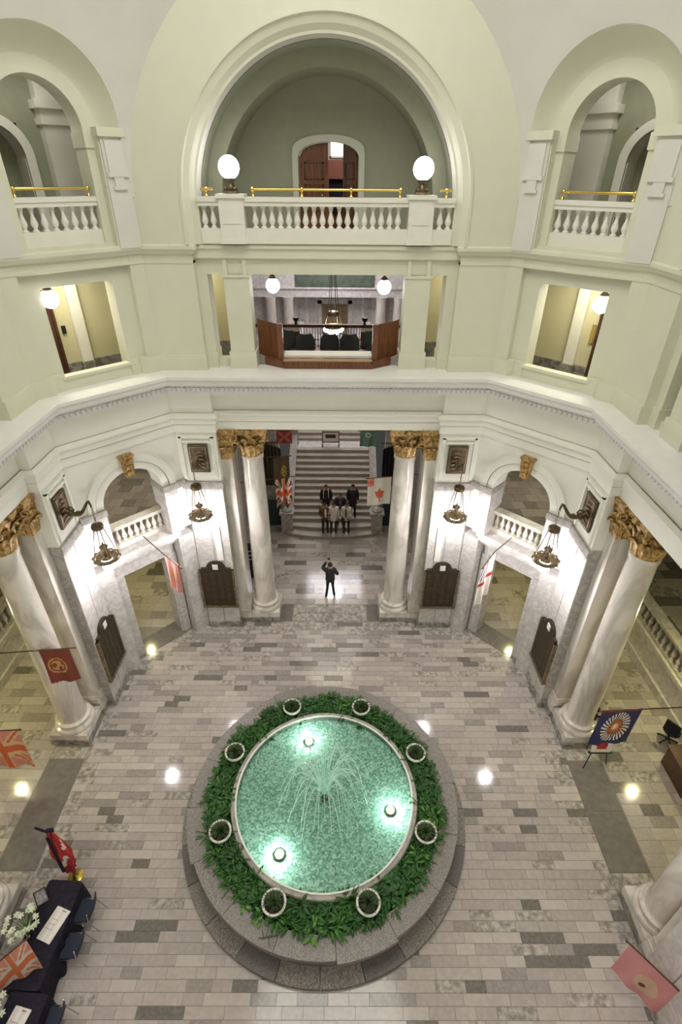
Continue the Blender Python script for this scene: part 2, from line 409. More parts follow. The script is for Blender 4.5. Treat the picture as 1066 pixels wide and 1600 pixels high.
beam = MB(); beam.box(-3.26, 3.26, 6.88, 8.0, 7.72, 8.3); beam_me = beam.mesh('bay_beam', IVORY)
for nm, th in SIDES.items():
    r = side(nm, th)
    ob('flank_wall', fl_me, r); ob('panel_frame', trim_me, r); ob('plinth_course', skirt_me, r); ob('marble_cap_course', cap_me, r); ob('bay_beam', beam_me, r)
    if nm == 'wall_south': continue
    for s in (-1, 1):
        for k in range(2):
            for j, (z0, h) in enumerate(((.22,.98),(1.2,1.3),(2.5,1.25),(3.75,1.1),(4.85,1.0))):
                ob('marble_slab', slab(.555, h), r, loc=(s*(3.53+k*.57), 6.632, z0))
# diagonal walls
dg = MB()
for s in (-1, 1):
    dg.m = 0; dg.box(*sorted((s*.73,s*1.9)),8.36,8.75,0,4.55); dg.box(*sorted((s*1.08,s*1.9)),7.86,8.36,0,4.2)
    dg.box(*sorted((s*.88,s*1.9)),7.86,8.5,4.5,4.96)
dg.box(-.73,.73,8.36,8.75,3.44,4.55)
dg.m = 1; dg.archwall(-1.75, 1.75, 4.95, 8.3, .88, 4.95, 6.2, 7.84, 8.5)
dg_me = dg.mesh('arched_wall', [MARBLE, IVORY])
av = MB(); av.archband(.88, 1.09, 7.79, 7.9, 6.2); av.archband(1.10, 1.32, 7.76, 7.9, 6.2)
av_me = av.mesh('archivolt', WHITEP, 40)
ag = MB(); ag.archband(1.088, 1.102, 7.775, 7.85, 6.2); ag_me = ag.mesh('archivolt_groove_shade', BRONZE)  # dark ring laid in to paint the shade of the groove
jm = MB()
for s in (-1, 1):
    jm.box(*sorted((s*.89, s*1.30)), 7.76, 8.0, 4.5, 6.0); jm.box(*sorted((s*.875, s*1.08)), 7.745, 8.52, 4.5, 6.0)
jm_me = jm.mesh('arch_jamb', MARBLE)
jc = MB()
for s in (-1, 1): jc.box(*sorted((s*.85, s*1.58)), 7.71, 8.52, 6.0, 6.2)
jc_me = jc.mesh('impost_course', MARBLE_G)
le = MB(); le.box(-1.16,1.16,7.80,8.5,4.34,4.5); le.box(-1.10,1.10,7.86,8.5,4.2,4.34); le.box(-1.07,1.07,7.98,8.4,4.05,4.2)
le_me = le.mesh('balcony_ledge', MARBLE)
le2 = MB(); le2.box(-1.06,1.06,8.16,8.4,3.86,4.05); le2.box(-1.0,1.0,8.26,8.4,3.44,3.86)
for s in (-1,1): le2.box(*sorted((s*.72,s*1.0)), 8.26, 8.4, 0, 3.44); le2.box(*sorted((s*.78,s*1.04)), 8.22, 8.27, 0, 3.5)
le2_me = le2.mesh('door_surround', MARBLE)
lo = MB(); ks = lo
ks.slabxz([(-.12,6.95),(.12,6.95),(.17,7.5),(-.17,7.5)], 7.66, 7.84); ks.slabxz([(-.2,7.5),(.2,7.5),(.2,7.56),(-.2,7.56)], 7.64, 7.84)
for k in range(3): ks.slabxz([(-.09+.0*k,7.0+k*.16),(.09,7.0+k*.16),(.06,7.13+k*.16),(-.06,7.13+k*.16)], 7.63, 7.7)
ks_me = ks.mesh('keystone', GOLD)
for nm, th in DIAGS.items():
    r = side(nm, th); ob('arched_wall', dg_me, r); ob('archivolt', av_me, r); ob('archivolt_groove_shade', ag_me, r); ob('arch_jamb', jm_me, r); ob('impost_course', jc_me, r); ob('balcony_ledge', le_me, r); ob('door_surround', le2_me, r)
    k_ = ob('keystone', ks_me, r); k_['label'] = 'gilded scrolled keystone'

# entablature, frieze, dentils and cornice around the octagon
t = MB(); sweep(t, [(0,7.72),(0,7.97),(.03,7.985),(.03,8.15),(.09,8.19),(.09,8.24),(-.02,8.3),(-.06,8.3),(-.06,8.92)], True)
struct(t.build('trim_1', IVORY))
t = MB(); sweep(t, [(0.002,7.966),(.014,7.97),(.014,7.98),(.002,7.985)], True); struct(t.build('trim_2', BRONZE))
t = MB(); sweep(t, [(-.3,8.88),(.02,8.88),(.02,8.95),(.10,8.98),(.10,9.12),(.22,9.16),(.38,9.24),(.42,9.28),(.42,9.36),(.48,9.42),(.48,9.5),(-.6,9.52)], None, skip=(4,))
cornice = struct(t.build('trim_3', mat('cornice_white', (.83, .82, .815), (.8, .79, .785), 4, .45)))
dn = MB(); P = octpath(.10)
for i in range(8):
    if i == 4: continue
    a, b = Vector(P[i][:2]), Vector(P[(i+1) % 8][:2]); L_ = (b-a).length; d = (b-a)/L_; nrm = Vector((d.y, -d.x)); n = int(L_/.13)
    for k in range(n):
        p = a+d*(.05+k*L_/n); q = p+d*.075
        dn.prism([tuple(p), tuple(q), tuple(q+nrm*.075), tuple(p+nrm*.075)], 9.0, 9.11)
stuff(dn.build('dentil_course', MATS['cornice_white'], cornice))

# ------------------------------------------------------------------ second storey (z 9.5 - 12.3)
sm = MB()
for s in (-1, 1):
    # flank piers wrap the octagon corner on to the diagonal
    k = 1.0; a = 6.75; d = DA+.12; c = d*1.41421-a
    ux, uy = c+.3*.7071, a-.3*.7071       # a point .3 along the diagonal from the corner
    sm.m = 0; sm.prism([(s*3.25,a),(s*c,a),(s*(c+.36*.7071),a-.36*.7071),(s*(c+.36*.7071+.5),a-.36*.7071+.5),(s*4.9,7.6),(s*3.25,7.6)], 9.4, 12.6)
    sm.prism([(s*3.23,a-.05),(s*(c-.02),a-.05),(s*(c+.36*.7071+.03),a-.36*.7071-.07),(s*(c+.36*.7071+.2),a-.3),(s*4.9,7.5),(s*3.23,7.5)], 9.4, 9.92)
    sm.box(*sorted((s*3.0,s*3.3)), 6.98, 7.5, 9.4, 12.6)
    sm.box(*sorted((s*2.97,s*3.3)), 6.94, 7.5, 9.4, 9.95)
    sm.box(*sorted((s*1.96,s*2.6)), 6.94, 7.42, 9.4, 11.87)
    sm.box(*sorted((s*1.92,s*2.64)), 6.89, 7.46, 9.4, 9.95)
    sm.box(*sorted((s*1.93,s*2.63)), 6.91, 7.4, 11.8, 11.87)
    for x in (2.0, 2.48): sm.box(*sorted((s*x,s*(x+.1))), 6.91, 7.2, 11.87, 12.4)
    sm.box(*sorted((s*2.6,s*3.0)), 7.05, 7.4, 9.4, 9.72)
sm.box(-3.3, 3.3, 6.87, 7.5, 12.24, 12.6); sm.box(-3.3, 3.3, 6.97, 7.5, 11.87, 12.18); sm.box(-3.3, 3.3, 6.94, 7.5, 12.18, 12.24)
s2_me = sm.mesh('gallery_arcade', CREAM)
sd = MB()
for s in (-1, 1):
    sd.box(*sorted((s*.82, s*1.3)), 8.1, 8.55, 9.4, 12.6); sd.box(*sorted((s*.84, s*1.28)), 8.05, 8.2, 9.4, 9.93)
sd.box(-.82,.82,8.1,8.55,11.82,12.6); sd.box(-.84,.84,8.08,8.24,9.4,9.78); sd.box(-.9,.9,8.03,8.27,9.78,9.85)
sd_me = sd.mesh('window_wall', CREAM)
for nm, th in SIDES.items():
    if nm != 'wall_south': ob('gallery_arcade', s2_me, side(nm, th))
for nm, th in DIAGS.items(): ob('window_wall', sd_me, side(nm, th))
t = MB(); PR = [(-.14,12.12),(-.10,12.14),(-.10,12.2),(-.14,12.22),(-.14,12.33),(-.06,12.36),(-.02,12.42),(.03,12.46),(.03,12.53),(-.02,12.56),(-.5,12.57)]
sweep(t, PR, True, skip=tuple(range(12, 17)), rec=.22, hw=3.15); struct(t.build('trim_4', CREAM))
# recess returns of string course on the diagonals are plain

# ------------------------------------------------------------------ third storey: lunettes, hooded arches, pendentives, dome
ZL, RL, RS = 13.52, 4.37, 7.945
n3 = MB()
HO, ZC = 3.3, 13.38
def lun(z): return RL if z <= ZL else math.sqrt(max(0, RL*RL-(z-ZL)**2))
A = []; B = []
for k in range(9): zz = 12.55+(ZC-12.55)*k/8; A.append((HO, zz)); B.append((RL+.04, zz))
for i in range(1, 49):
    a = PI/2*i/48; A.append((HO*math.cos(a), ZC+HO*math.sin(a))); B.append(((RL+.02)*math.cos(a), ZL+(RL+.02)*math.sin(a)))
A2 = A+[(-x, z) for x, z in A[::-1][1:]]; B2 = B+[(-x, z) for x, z in B[::-1][1:]]; n = len(A2)
n3.add([(x,6.65,z) for x,z in A2]+[(x,6.65,z) for x,z in B2]+[(x,6.95,z) for x,z in A2], [(i,i+1,n+i+1,n+i) for i in range(n-1)])
n3_me = n3.mesh('lunette_wall', CREAM)
ar = MB()
for (ra, ya, rb, yb) in ((3.33,6.65,3.33,6.60),(3.33,6.60,3.27,6.60),(3.27,6.60,3.25,6.66),(3.25,6.66,3.12,6.72),(3.12,6.72,3.03,6.82),(3.03,6.82,2.98,6.83)):
    ar.ring(ra, ya, rb, yb, ZC, 64)
    for s in (-1, 1): ar.add([(s*ra,ya,12.55),(s*rb,yb,12.55),(s*rb,yb,ZC),(s*ra,ya,ZC)], [(0,1,2,3)])
ar_me = ar.mesh('arch_moulding', CREAM, 50)
so = MB(); so.ring(2.98,6.83,2.98,7.3,ZC,64); so.ring(2.98,7.3,3.4,7.3,ZC,64)
for s in (-1, 1): so.add([(s*2.98,6.83,12.4),(s*2.98,7.3,12.4),(s*2.98,7.3,ZC),(s*2.98,6.83,ZC)], [(0,1,2,3)]); so.add([(s*2.98,7.3,12.4),(s*3.4,7.3,12.4),(s*3.4,7.3,ZC),(s*2.98,7.3,ZC)], [(0,1,2,3)])
so_me = so.mesh('arch_soffit', WHITEP, 50)  # whiter than the wall: light of the globe lamps put into its colour
vt = MB()
vt.ring(2.97,7.3,2.97,8.0,ZC,48); vt.ring(2.97,8.0,2.62,8.0,ZC,48); vt.ring(2.62,8.0,2.62,9.3,ZC,48)
for s in (-1, 1):
    for (xa, ya, xb, yb) in ((2.97,7.3,2.97,8.0),(2.97,8.0,2.62,8.0),(2.62,8.0,2.62,9.3)):
        vt.add([(s*xa,ya,12.4),(s*xb,yb,12.4),(s*xb,yb,ZC),(s*xa,ya,ZC)], [(0,1,2,3)])
# back wall with a segmental doorway |x|<.78
seg = [( .78*math.cos(PI*i/16)*-1, 14.36+.33*math.sin(PI*i/16)) for i in range(17)]
vt.box(-3,-.78,9.3,9.6,12.4,16.2); vt.box(.78,3,9.3,9.6,12.4,16.2)
vt.add([(x,9.3,z) for x,z in seg]+[(x,9.3,16.2) for x,z in seg], [(i,i+1,18+i,17+i) for i in range(16)])
vt_me = vt.mesh('gallery_vault', SAGE, 50)
gf = MB(); gf.box(-3.3,3.3,7.45,9.3,12.2,12.5); gf_me = gf.mesh('gallery_floor', MARBLE_G)
df = MB(); o1 = [(-.8,12.5),(-.8,14.36)]+seg[1:-1]+[(.8,14.36),(.8,12.5)]
o2 = [(-.95,12.5),(-.95,14.40)]+[(x*1.2, z+.15) for x, z in seg[1:-1]]+[(.95,14.40),(.95,12.5)]
nn = len(o1)
df.add([(x,9.22,z) for x,z in o1]+[(x,9.22,z) for x,z in o2]+[(x,9.31,z) for x,z in o2]+[(x,9.5,z) for x,z in o1],
       [(i,i+1,nn+i+1,nn+i) for i in range(nn-1)]+[(nn+i,nn+i+1,2*nn+i+1,2*nn+i) for i in range(nn-1)]+[(i,i+1,3*nn+i+1,3*nn+i) for i in range(nn-1)])
for nm, th in SIDES.items():
    r = side(nm, th)
    if nm == 'wall_south': continue
    ob('lunette_wall', n3_me, r); ob('arch_moulding', ar_me, r); ob('arch_soffit', so_me, r)
    if nm == 'wall_north':
        ob('gallery_vault', vt_me, r); ob('gallery_floor', gf_me, r)
    else:
        b = MB(); b.box(-3.6,3.6,8.5,8.8,9,17); b.build('back_wall', SAGE, r)
# south side, behind the viewer: a plain wall set back
b = MB(); b.box(-5.2, 5.2, 8.4, 8.7, 8.0, 18.2); b.build('gallery_back_wall', CREAM, side('wall_south', TS))
# doors of the north gallery
door = struct(empty('door_1', (0, 9.4, 12.5)))
d = df.build('door_casing', mat('casing_paint', (.56, .57, .47)), door); d.location = (0, -9.4, -12.5)
def leaf(hinge, sx, ang):
    o = empty('door_leaf', (hinge, .0, 0), ang, door); b = MB()
    pts = [(0,0.02)]+[(-sx*(-.76+.76*i/8)*-1 if False else sx*.76*i/8, 1.84+.33*math.sqrt(max(0,1-(1-i/8)**2))) for i in range(9)]+[(sx*.76,.02)]
    b.slabxz(pts, -.03, .03); b.build('leaf_board', WOOD, o)
    b = MB()
    for z0, z1 in ((.15,.65),(.75,1.25),(1.35,1.75)):
        b.box(*sorted((sx*.12, sx*.64)), -.05, -.028, z0, z0+.035); b.box(*sorted((sx*.12, sx*.64)), -.05, -.028, z1-.035, z1)
        for xx in (.12, .6): b.box(*sorted((sx*xx, sx*(xx+.04))), -.05, -.028, z0, z1)
    b.build('panel_moulding', WOOD_D, o)
    return o
leaf(-.77, 1, 0); leaf(.77, -1, math.radians(-62))
b = MB(); b.ball((.68, 9.34, 13.5), .03, 10, 6); o = b.build('door_knob', BRASS, door); o.location = (-.85, -9.4, -12.5)
# room beyond the open leaf
room = struct(empty('wall_beyond_door', (0, 0, 0)))
b = MB(); b.box(-2,3,12.6,12.8,12.4,15.4); b.build('back_wall', IVORY, room); b = MB(); b.box(-2,3,9.6,12.6,12.3,12.5); b.build('room_floor', WOOD_D, room)
b = MB(); b.box(-2,-1.9,9.6,12.6,12.4,15.4); b.box(2.9,3,9.6,12.6,12.4,15.4); b.build('side_wall', IVORY, room)
b = MB(); b.box(-2,3,9.6,12.6,15.4,15.5); b.build('room_ceiling', IVORY, room)
lamp('office_light', 'AREA', (.6, 11, 15.3), 40, WHITE, 1., (.6, 11.2, 12))
win = struct(empty('window_1', (.5, 12.57, 14.45))); b = MB()
b.box(-.5,.5,-.02,.0,-.0,.75); b.build('window_pane', mat('bright_pane', (.85,.9,1), emit=1.1), win)
b = MB()
for x in (-.52,.48): b.box(x,x+.04,-.05,.02,-.04,.79)
for z in (-.04,.38,.75): b.box(-.52,.52,-.05,.02,z,z+.04)
b.build('window_frame', IVORY, win)
cb = thing('wall_cabinet', 'red-brown cabinet with dark shelf opening seen through the half-open gallery door', 'cabinet', (.5, 12.3, 12.5))
b = MB(); b.box(-.6,.6,-.02,.25,1.35,1.85); b.box(-.6,-.55,-.02,.25,0,1.35); b.box(.55,.6,-.02,.25,0,1.35); b.box(-.55,.55,.18,.25,.0,1.35); b.build('carcass', mat('cherry_wood', (.22,.07,.05)), cb)
b = MB(); b.box(-.54,.54,.1,.18,.45,1.34); b.build('black_panel', BLACK, cb)
b = MB(); b.box(-.2,.2,-.01,.1,.7,.74); b.build('shelf', PAPER, cb)
dk = thing('white_desk', 'small white desk seen low through the half-open gallery door', 'desk', (.45, 11.3, 12.5)); b = MB(); b.box(-.5,.5,-.3,.3,.7,.75); b.build('desk_top', PAPER, dk)
for x in (-.45,.42):
    for y in (-.27,.24): b = MB(); b.box(x,x+.03,y,y+.03,0,.7); b.build('leg', CHROME, dk)

# diagonal third storey
ZH, RH = 14.75, 1.5
dv = MB()
for s in (-1, 1): dv.box(*sorted((s*1.03, s*1.62)), DA, 8.4, 12.5, 14.78)
dv.archwall(-1.62, 1.62, 14.5, 16.7, .85, 14.5, 14.72, 8.02, 8.6, 32)
for s in (-1, 1): dv.box(*sorted((s*.85, s*1.62)), 8.02, 8.6, 12.5, 14.5)
dv_me = dv.mesh('arch_wall', CREAM)
hc = MB()   # hood cove: from the pendentive edge to the recessed ring
def sph_v(u, z): return math.sqrt(max(1, RS*RS-(z-ZL)**2-u*u))
H = []
for i in range(49):
    a = PI*i/48; cx, sz = math.cos(a), math.sin(a); rowp = []
    for j in range(7):
        q = j/6; r_ = RH+(1.08-RH)*q; u = r_*cx; z = ZH+r_*sz
        v0 = sph_v(RH*cx, ZH+RH*sz)-.015; v1 = 8.03; vv = v0+(v1-v0)*math.sin(q*PI/2)**1.0
        rowp.append((u, vv, z))
    H.append(rowp)
hc.add([p for r_ in H for p in r_], [(i*7+j,i*7+j+1,(i+1)*7+j+1,(i+1)*7+j) for i in range(48) for j in range(6)])
for j in range(6):
    for s, r_ in ((0,H[0]),(1,H[48])): hc.add([r_[j], r_[j+1], (r_[j+1][0], r_[j+1][1], ZH-.02), (r_[j][0], r_[j][1], ZH-.02)], [(0,1,2,3)])
hc_me = hc.mesh('hood_cove', CREAM, 60)
pil = MB()
for s in (-1, 1):
    pil.box(*sorted((s*1.06, s*1.56)), DA-.05, DA+.01, 12.5, 14.62)
    pil.box(*sorted((s*1.12, s*1.5)), DA-.10, DA-.04, 13.98, 14.56); pil.box(*sorted((s*1.08, s*1.54)), DA-.11, DA-.04, 13.9, 13.98)
    pil.box(*sorted((s*1.2, s*1.42)), DA-.10, DA-.04, 13.72, 13.9); pil.box(*sorted((s*1.16, s*1.46)), DA-.105, DA-.04, 13.66, 13.72)
pil_me = pil.mesh('pilaster_strip', PALE)
imp = MB()
for s in (-1, 1): imp.box(*sorted((s*1.0, s*1.6)), DA-.12, DA+.1, 14.62, 14.78); imp.box(*sorted((s*.83, s*1.06)), 7.98, 8.62, 14.42, 14.7)
imp_me = imp.mesh('impost_block', CREAM)
pd_ = MB()
def patch(z0, z1, nz, full):
    prev = None
    for side_ in ((0,) if full else (-1, 1)):
        rows = []
        for k in range(nz+1):
            z = z0+(z1-z0)*k/nz; rho = math.sqrt(max(.01, RS*RS-(z-ZL)**2)); am = math.acos(min(1, 6.655/rho)); lim = PI/4-am
            if full: f0, f1 = -lim, lim
            else:
                uh = RH if z <= ZH else math.sqrt(max(0, RH*RH-(z-ZH)**2)); fh = min(math.asin(min(1, uh/rho)), lim)
                f0, f1 = (side_*fh, side_*lim)
            rows.append([(rho*math.sin(f0+(f1-f0)*j/14), rho*math.cos(f0+(f1-f0)*j/14), z) for j in range(15)])
        pd_.add([p for r_ in rows for p in r_], [(i*15+j,i*15+j+1,(i+1)*15+j+1,(i+1)*15+j) for i in range(nz) for j in range(14)])
patch(ZL, ZH, 6, False); patch(ZH, ZH+RH, 24, False); patch(ZH+RH, 17.85, 6, True); patch(17.85, 20.6, 8, True)
pd_me = pd_.mesh('pendentive', PALE, 60)
dome = struct(empty('ceiling')); b = MB(); b.lathe([(5.2,20.6-.08),(5.0,20.7),(4.5,20.75),(4.5,22),(.01,23.5)], 48, cap=False); b.build('dome_crown', PALE, dome)
for nm, th in DIAGS.items():
    r = side(nm, th); ob('arch_wall', dv_me, r); ob('hood_cove', hc_me, r); ob('pilaster_strip', pil_me, r); ob('impost_block', imp_me, r); ob('pendentive', pd_me, dome, th=th)
    sill = MB(); sill.box(-1.05,1.05,7.95,8.5,12.3,12.62); sill.build('arch_sill', CREAM, r)

# interiors behind the diagonals (north-east and north-west)
for nm, th, s in (('wall_northeast', TNE, 1), ('wall_northwest', TNW, -1)):
    r = side(nm, th); X = lambda a, b: sorted((s*a, s*b))
    b = MB(); b.box(*X(-4,-.37), 10.4,10.7,12.4,16.9); b.box(*X(-.37,.97),10.4,10.7,14.92,16.9); b.box(*X(.97,3.2),10.4,10.7,12.4,16.9)
    b.box(-4,4,8.6,10.7,16.9,17.0); b.build('inner_wall', SAGE, r)
    b = MB(); b.box(*X(-2.6,-2.45),8.6,10.4,12.4,16.9); b.build('inner_side_wall', mat('shaded_cream_wall', (.45,.42,.34)), r)  # wall colour darkened for the shade this side stands in
    b = MB(); b.box(*X(-2.45,-.86),10.1,10.4,12.4,14.9); b.box(*X(-2.45,-.80),10.04,10.4,14.9,15.02); b.box(*X(-2.45,-.74),9.98,10.4,15.2,15.36); b.box(*X(-2.45,-.84),10.1,10.4,15.02,16.9)
    b.ring(2.2,10.1,2.2,8.6,14.9) if False else None
    b.build('inner_pilaster', IVORY, r)
    b = MB(); b.T = Matrix.Translation((s*.3,0,0)); b.archband(.67,.87,10.3,10.42,14.25)
    for q in (-1,1): b.box(*sorted((q*.67,q*.87)),10.3,10.42,12.4,14.25)
    b.ring(.67,10.3,.67,11.0,14.25)
    for q in (-1,1): b.box(*sorted((q*.66,q*.68)),10.4,11.0,12.4,14.25)
    b.build('inner_arch', IVORY, r, 40)
    b = MB(); b.box(*X(-.6,1.3),11.0,11.1,12.4,15.2); b.build('inner_recess', SAGE, r)
    b = MB(); b.box(-4,4,8.55,11.2,12.15,12.5); b.build('inner_floor', MARBLE_G, r)
    dd = struct(empty('door_%d' % (2 if s > 0 else 3), W(th, s*.36, 10.95, 12.5), -th)); b = MB(); b.box(-.3,.3,-.03,.03,0,1.75); b.build('door_leaf', WOOD_D, dd)
    b = MB(); b.box(-.36,-.3,-.06,.04,0,1.8); b.box(.3,.36,-.06,.04,0,1.8); b.box(-.36,.36,-.06,.04,1.75,1.82); b.build('door_casing', WOOD_D, dd)
    b = MB(); b.ball((-s*.22,-.07,.9),.035,8,6); b.build('door_knob', BRASS, dd)
    # second storey: cream corridor with pilaster, dark marble base and a wooden door
    b = MB(); b.box(-3.2,3.2,10.5,10.8,8.8,12.1); b.box(-3.5,3.5,8.55,10.9,12.1,12.2); b.box(*X(-2.7,-2.6),8.55,10.5,8.8,12.1); b.build('corridor_wall', YELLOWW, r)
    b = MB(); b.box(*X(-.76,-.46),10.36,10.52,8.8,12.1); b.build('corridor_pilaster', IVORY, r)
    b = MB(); b.box(*X(-2.6,-.78),10.45,10.5,8.8,9.43); b.box(*X(-.8,-.42),10.32,10.5,8.8,9.43); b.box(*X(-.42,.02),10.45,10.5,8.8,9.43); b.build('marble_base', MARBLE_D, r)
    b = MB(); b.box(-3.5,3.5,8.25,10.9,8.6,8.8); b.build('corridor_floor', MARBLE_G, r)
    dd = struct(empty('door_%d' % (4 if s > 0 else 5), W(th, s*(.46 if s > 0 else .48), 10.44, 8.8), -th)); b = MB(); b.box(-.45,.45,-.03,.03,0,2.5); b.build('door_leaf', WOOD_D, dd)
    b = MB(); b.box(-.52,-.45,-.06,.04,0,2.6); b.box(.45,.52,-.06,.04,0,2.6); b.box(-.52,.52,-.06,.04,2.5,2.6); b.build('door_casing', WOOD_D, dd)
    if s > 0:
        o = thing('wall_sign', 'narrow gold-coloured upright sign on corridor wall beside dark door, right upper window', 'sign', W(th, -.17, 10.49, 10.32), -th); b = MB(); b.box(-.05,.05,-.03,0,-.24,.24); b.build('sign_board', mat('gold_board', (.35,.26,.07)), o); b = MB(); b.box(-.06,.06,-.025,0.01,-.25,-.24); b.box(-.06,.06,-.025,.01,.24,.25); b.build('sign_edge', BRONZE, o)
    else:
        o = thing('wall_phone', 'small black box fixed on corridor wall, left upper window', 'phone', W(th, .2, 10.49, 10.35), -th); b = MB(); b.box(-.05,.05,-.05,0,-.1,.1); b.build('case', BLACK, o); b = MB(); b.box(-.02,.02,-.065,-.05,-.08,.08); b.build('cover', DARKG, o)

# ------------------------------------------------------------------ mezzanine, wings and stair hall shell
mz = struct(empty('wall_ambulatory'))
for s in (-1, 1):
    b = MB(); b.prism([(s*4.3,8.1),(s*7.05,5.35),(s*8.3,6.6),(s*10.5,6.6),(s*10.5,13.2),(s*4.3,13.2)], 3.82, 4.04); b.build('mezzanine_slab', MARBLE_G, mz)
    tl = MB()
    for i in range(14):
        for j in range(16):
            x0, y0 = 4.3+i*.45+(j % 2)*.2, 5.4+j*.5
            if x0+y0+.45 < 12.6 or y0 > 12.6 or x0 > 10 or (x0 > 7 and y0 < 6.7 and x0-y0 > 1.6): continue
            tl.m = R_.choice([0,1,2,2,3,1]); tl.box(*sorted((s*x0, s*(x0+.44))), y0, y0+.49, 4.03, 4.05)
    stuff(tl.build('mezzanine_tiles', STONE, mz))
    b = MB(); b.box(*sorted((s*10.5,s*10.8)),6.6,13.4,0,7.8); b.box(*sorted((s*3.6,s*10.6)),13.2,13.5,0,7.8); b.box(*sorted((s*3.6,s*3.9)),8.6,13.3,0,7.8); b.build('marble_wall', MARBLE_G, mz)
    # wing: dwarf wall with terrace behind, outer wall
    b = MB(); b.box(*sorted((s*10.55,s*10.85)),-7,6.6,0,1.15); b.box(*sorted((s*10.5,s*10.9)),-7,6.6,1.15,1.3); b.box(*sorted((s*10.47,s*10.6)),-7,6.6,0,.32); b.build('dwarf_wall', MARBLE, mz)
    b = MB(); b.box(*sorted((s*10.85,s*14)),-7,14,1.0,1.2); b.box(*sorted((s*13.9,s*14.1)),-7,14,0,7.8); b.box(*sorted((s*10.5,s*14)),13.2,13.5,0,7.8); b.build('terrace', MARBLE_G, mz)
    tl = MB()
    for i in range(7):
        for j in range(26):
            tl.m = R_.choice([1,3,5,5,4,0]); tl.box(*sorted((s*(10.9+i*.45), s*(11.34+i*.45))), -4+j*.5, -3.51+j*.5, 1.19, 1.215)
    stuff(tl.build('terrace_tiles', STONE, mz))
# marble blocks of the stair-hall side walls, each a piece
for s in (-1, 1):
    for i in range(4):
        for j in range(6):
            b = MB(); b.add([(-.0,0,0),(0,1.14,0),(0,1.14,1.24),(0,0,1.24),(s*.04,-.012,-.012),(s*.04,1.152,-.012),(s*.04,1.152,1.252),(s*.04,-.012,1.252)],[(0,1,2,3),(0,1,5,4),(1,2,6,5),(2,3,7,6),(3,0,4,7)])
            b.build('marble_slab', MARBLE_G, mz, loc=(s*3.56, 8.62+i*1.16, .04+j*1.27))
b = MB(); b.box(-14,14,7.0,13.3,7.75,8.6) if False else None
for x0, x1, y0, y1 in ((-14,-6.95,-7.5,13.4),(6.95,14,-7.5,13.4),(-6.95,6.95,8.02,11.0),(-6.95,-3.9,11,13.4),(3.9,6.95,11,13.4)): b.box(x0,x1,y0,y1,7.74,8.6)
b.build('bay_ceiling', IVORY, mz)
b = MB(); b.box(-14,14,-9.6,-9.3,0,18); b.box(-14.3,-14,-9.6,13.5,0,18); b.box(14,14.3,-9.6,13.5,0,18); b.build('outer_wall', CREAM, mz)
b = MB()
for s in (-1,1): b.box(*sorted((s*3.25,s*3.35)),7.5,9.5,8.6,12.1) if False else None
b.box(-14,14,7.5,10.9,12.1,12.2); b.build('second_storey_ceiling', IVORY, mz)
for s in (-1, 1):   # wall seen through the narrow side openings
    b = MB(); b.box(*sorted((s*2.9,s*5.6)),9.3,9.5,8.6,12.1); b.build('corridor_wall', YELLOWW, mz)
    b = MB(); b.box(*sorted((s*2.9,s*5.6)),9.25,9.31,8.6,9.62); b.build('marble_base', MARBLE_D, mz)

st = struct(empty('staircase', (0, 12.4, 0)))
for k in range(14):
    b = MB(); y0 = .32*k
    if k < 2:   # rounded bottom steps
        r_ = 3.2-.35*k; pts = [(x/10*(2.15-.25*k)/1.0, -(.35-.17*k)*(1-(x/10)**2)+.32*k*0) for x in range(-10, 11)]
        pts = [(x, yv+(.32 if k else 0)) for x, yv in pts]+[(2.15-.25*k, 5.), (-2.15+.25*k, 5.)]
        b.prism(pts, .165*k, .165*(k+1)-.03); b.prism([(x, yv-.025) for x, yv in pts[:-2]]+pts[-2:], .165*(k+1)-.03, .165*(k+1))
    else:
        ye = 4.5 if k == 13 else y0+.6; b.box(-1.8,1.8,y0+.02,ye,.165*k,.165*(k+1)-.035); b.box(-1.8,1.8,y0-.012,ye,.165*(k+1)-.035,.165*(k+1))
    b.build('step', mat('step_marble', (.38,.335,.28), (.33,.29,.245), 3, .35), st)
b = MB(); b.box(-1.8,1.8,4.40,5.3,2.1,2.318); b.build('landing', MARBLE, st)
for k in range(20):
    b = MB(); ye = 5.2+.32*k+(.6 if k < 19 else 1.2); b.box(-1.8,1.8,5.2+.32*k,ye,2.31+.165*k,2.31+.165*(k+1)-.035); b.box(-1.8,1.8,5.18+.32*k,ye,2.31+.165*(k+1)-.035,2.31+.165*(k+1)); b.build('step', MATS['step_marble'], st)
for s in (-1, 1):
    b = MB(); b.slabxz([(0,0),(0,.75),(4.6,3.0),(5.6,3.2),(12.2,6.6),(12.2,0)], 0, .34)
    o = b.build('cheek_wall', MARBLE_G, st); o.rotation_euler.z = PI/2; o.location = (s*1.97+.17, .35, 0)
    b = MB(); b.frus((-.34,.34,-.3,.3),(-.3,.3,-.26,.26),0,.14); b.frus((-.27,.27,-.24,.24),(-.25,.25,-.22,.22),.14,1.0); b.frus((-.32,.32,-.28,.28),(-.33,.33,-.29,.29),1.0,1.12); b.lathe([(.24,1.12),(.22,1.2),(.1,1.28),(.01,1.3)],16)
    b.build('newel_pedestal', MARBLE_G, st, loc=(s*2.05,.35,0))
    b = MB(); b.frus((-.2,.2,-.2,.2),(-.2,.2,-.2,.2),0,3.6); b.frus((-.27,.27,-.27,.27),(-.27,.27,-.27,.27),3.6,3.74); b.build('landing_post', MARBLE_G, st, loc=(s*1.97,4.9,0))
hall = struct(empty('wall_stair_hall'))
b = MB()
for s in (-1, 1):
    b.box(*sorted((s*2.35,s*3.7)),13.6,13.9,0,7.2); b.box(*sorted((s*6,s*6.3)),13.4,28,0,12.2)
b.build('side_wall', MARBLE_G, hall)
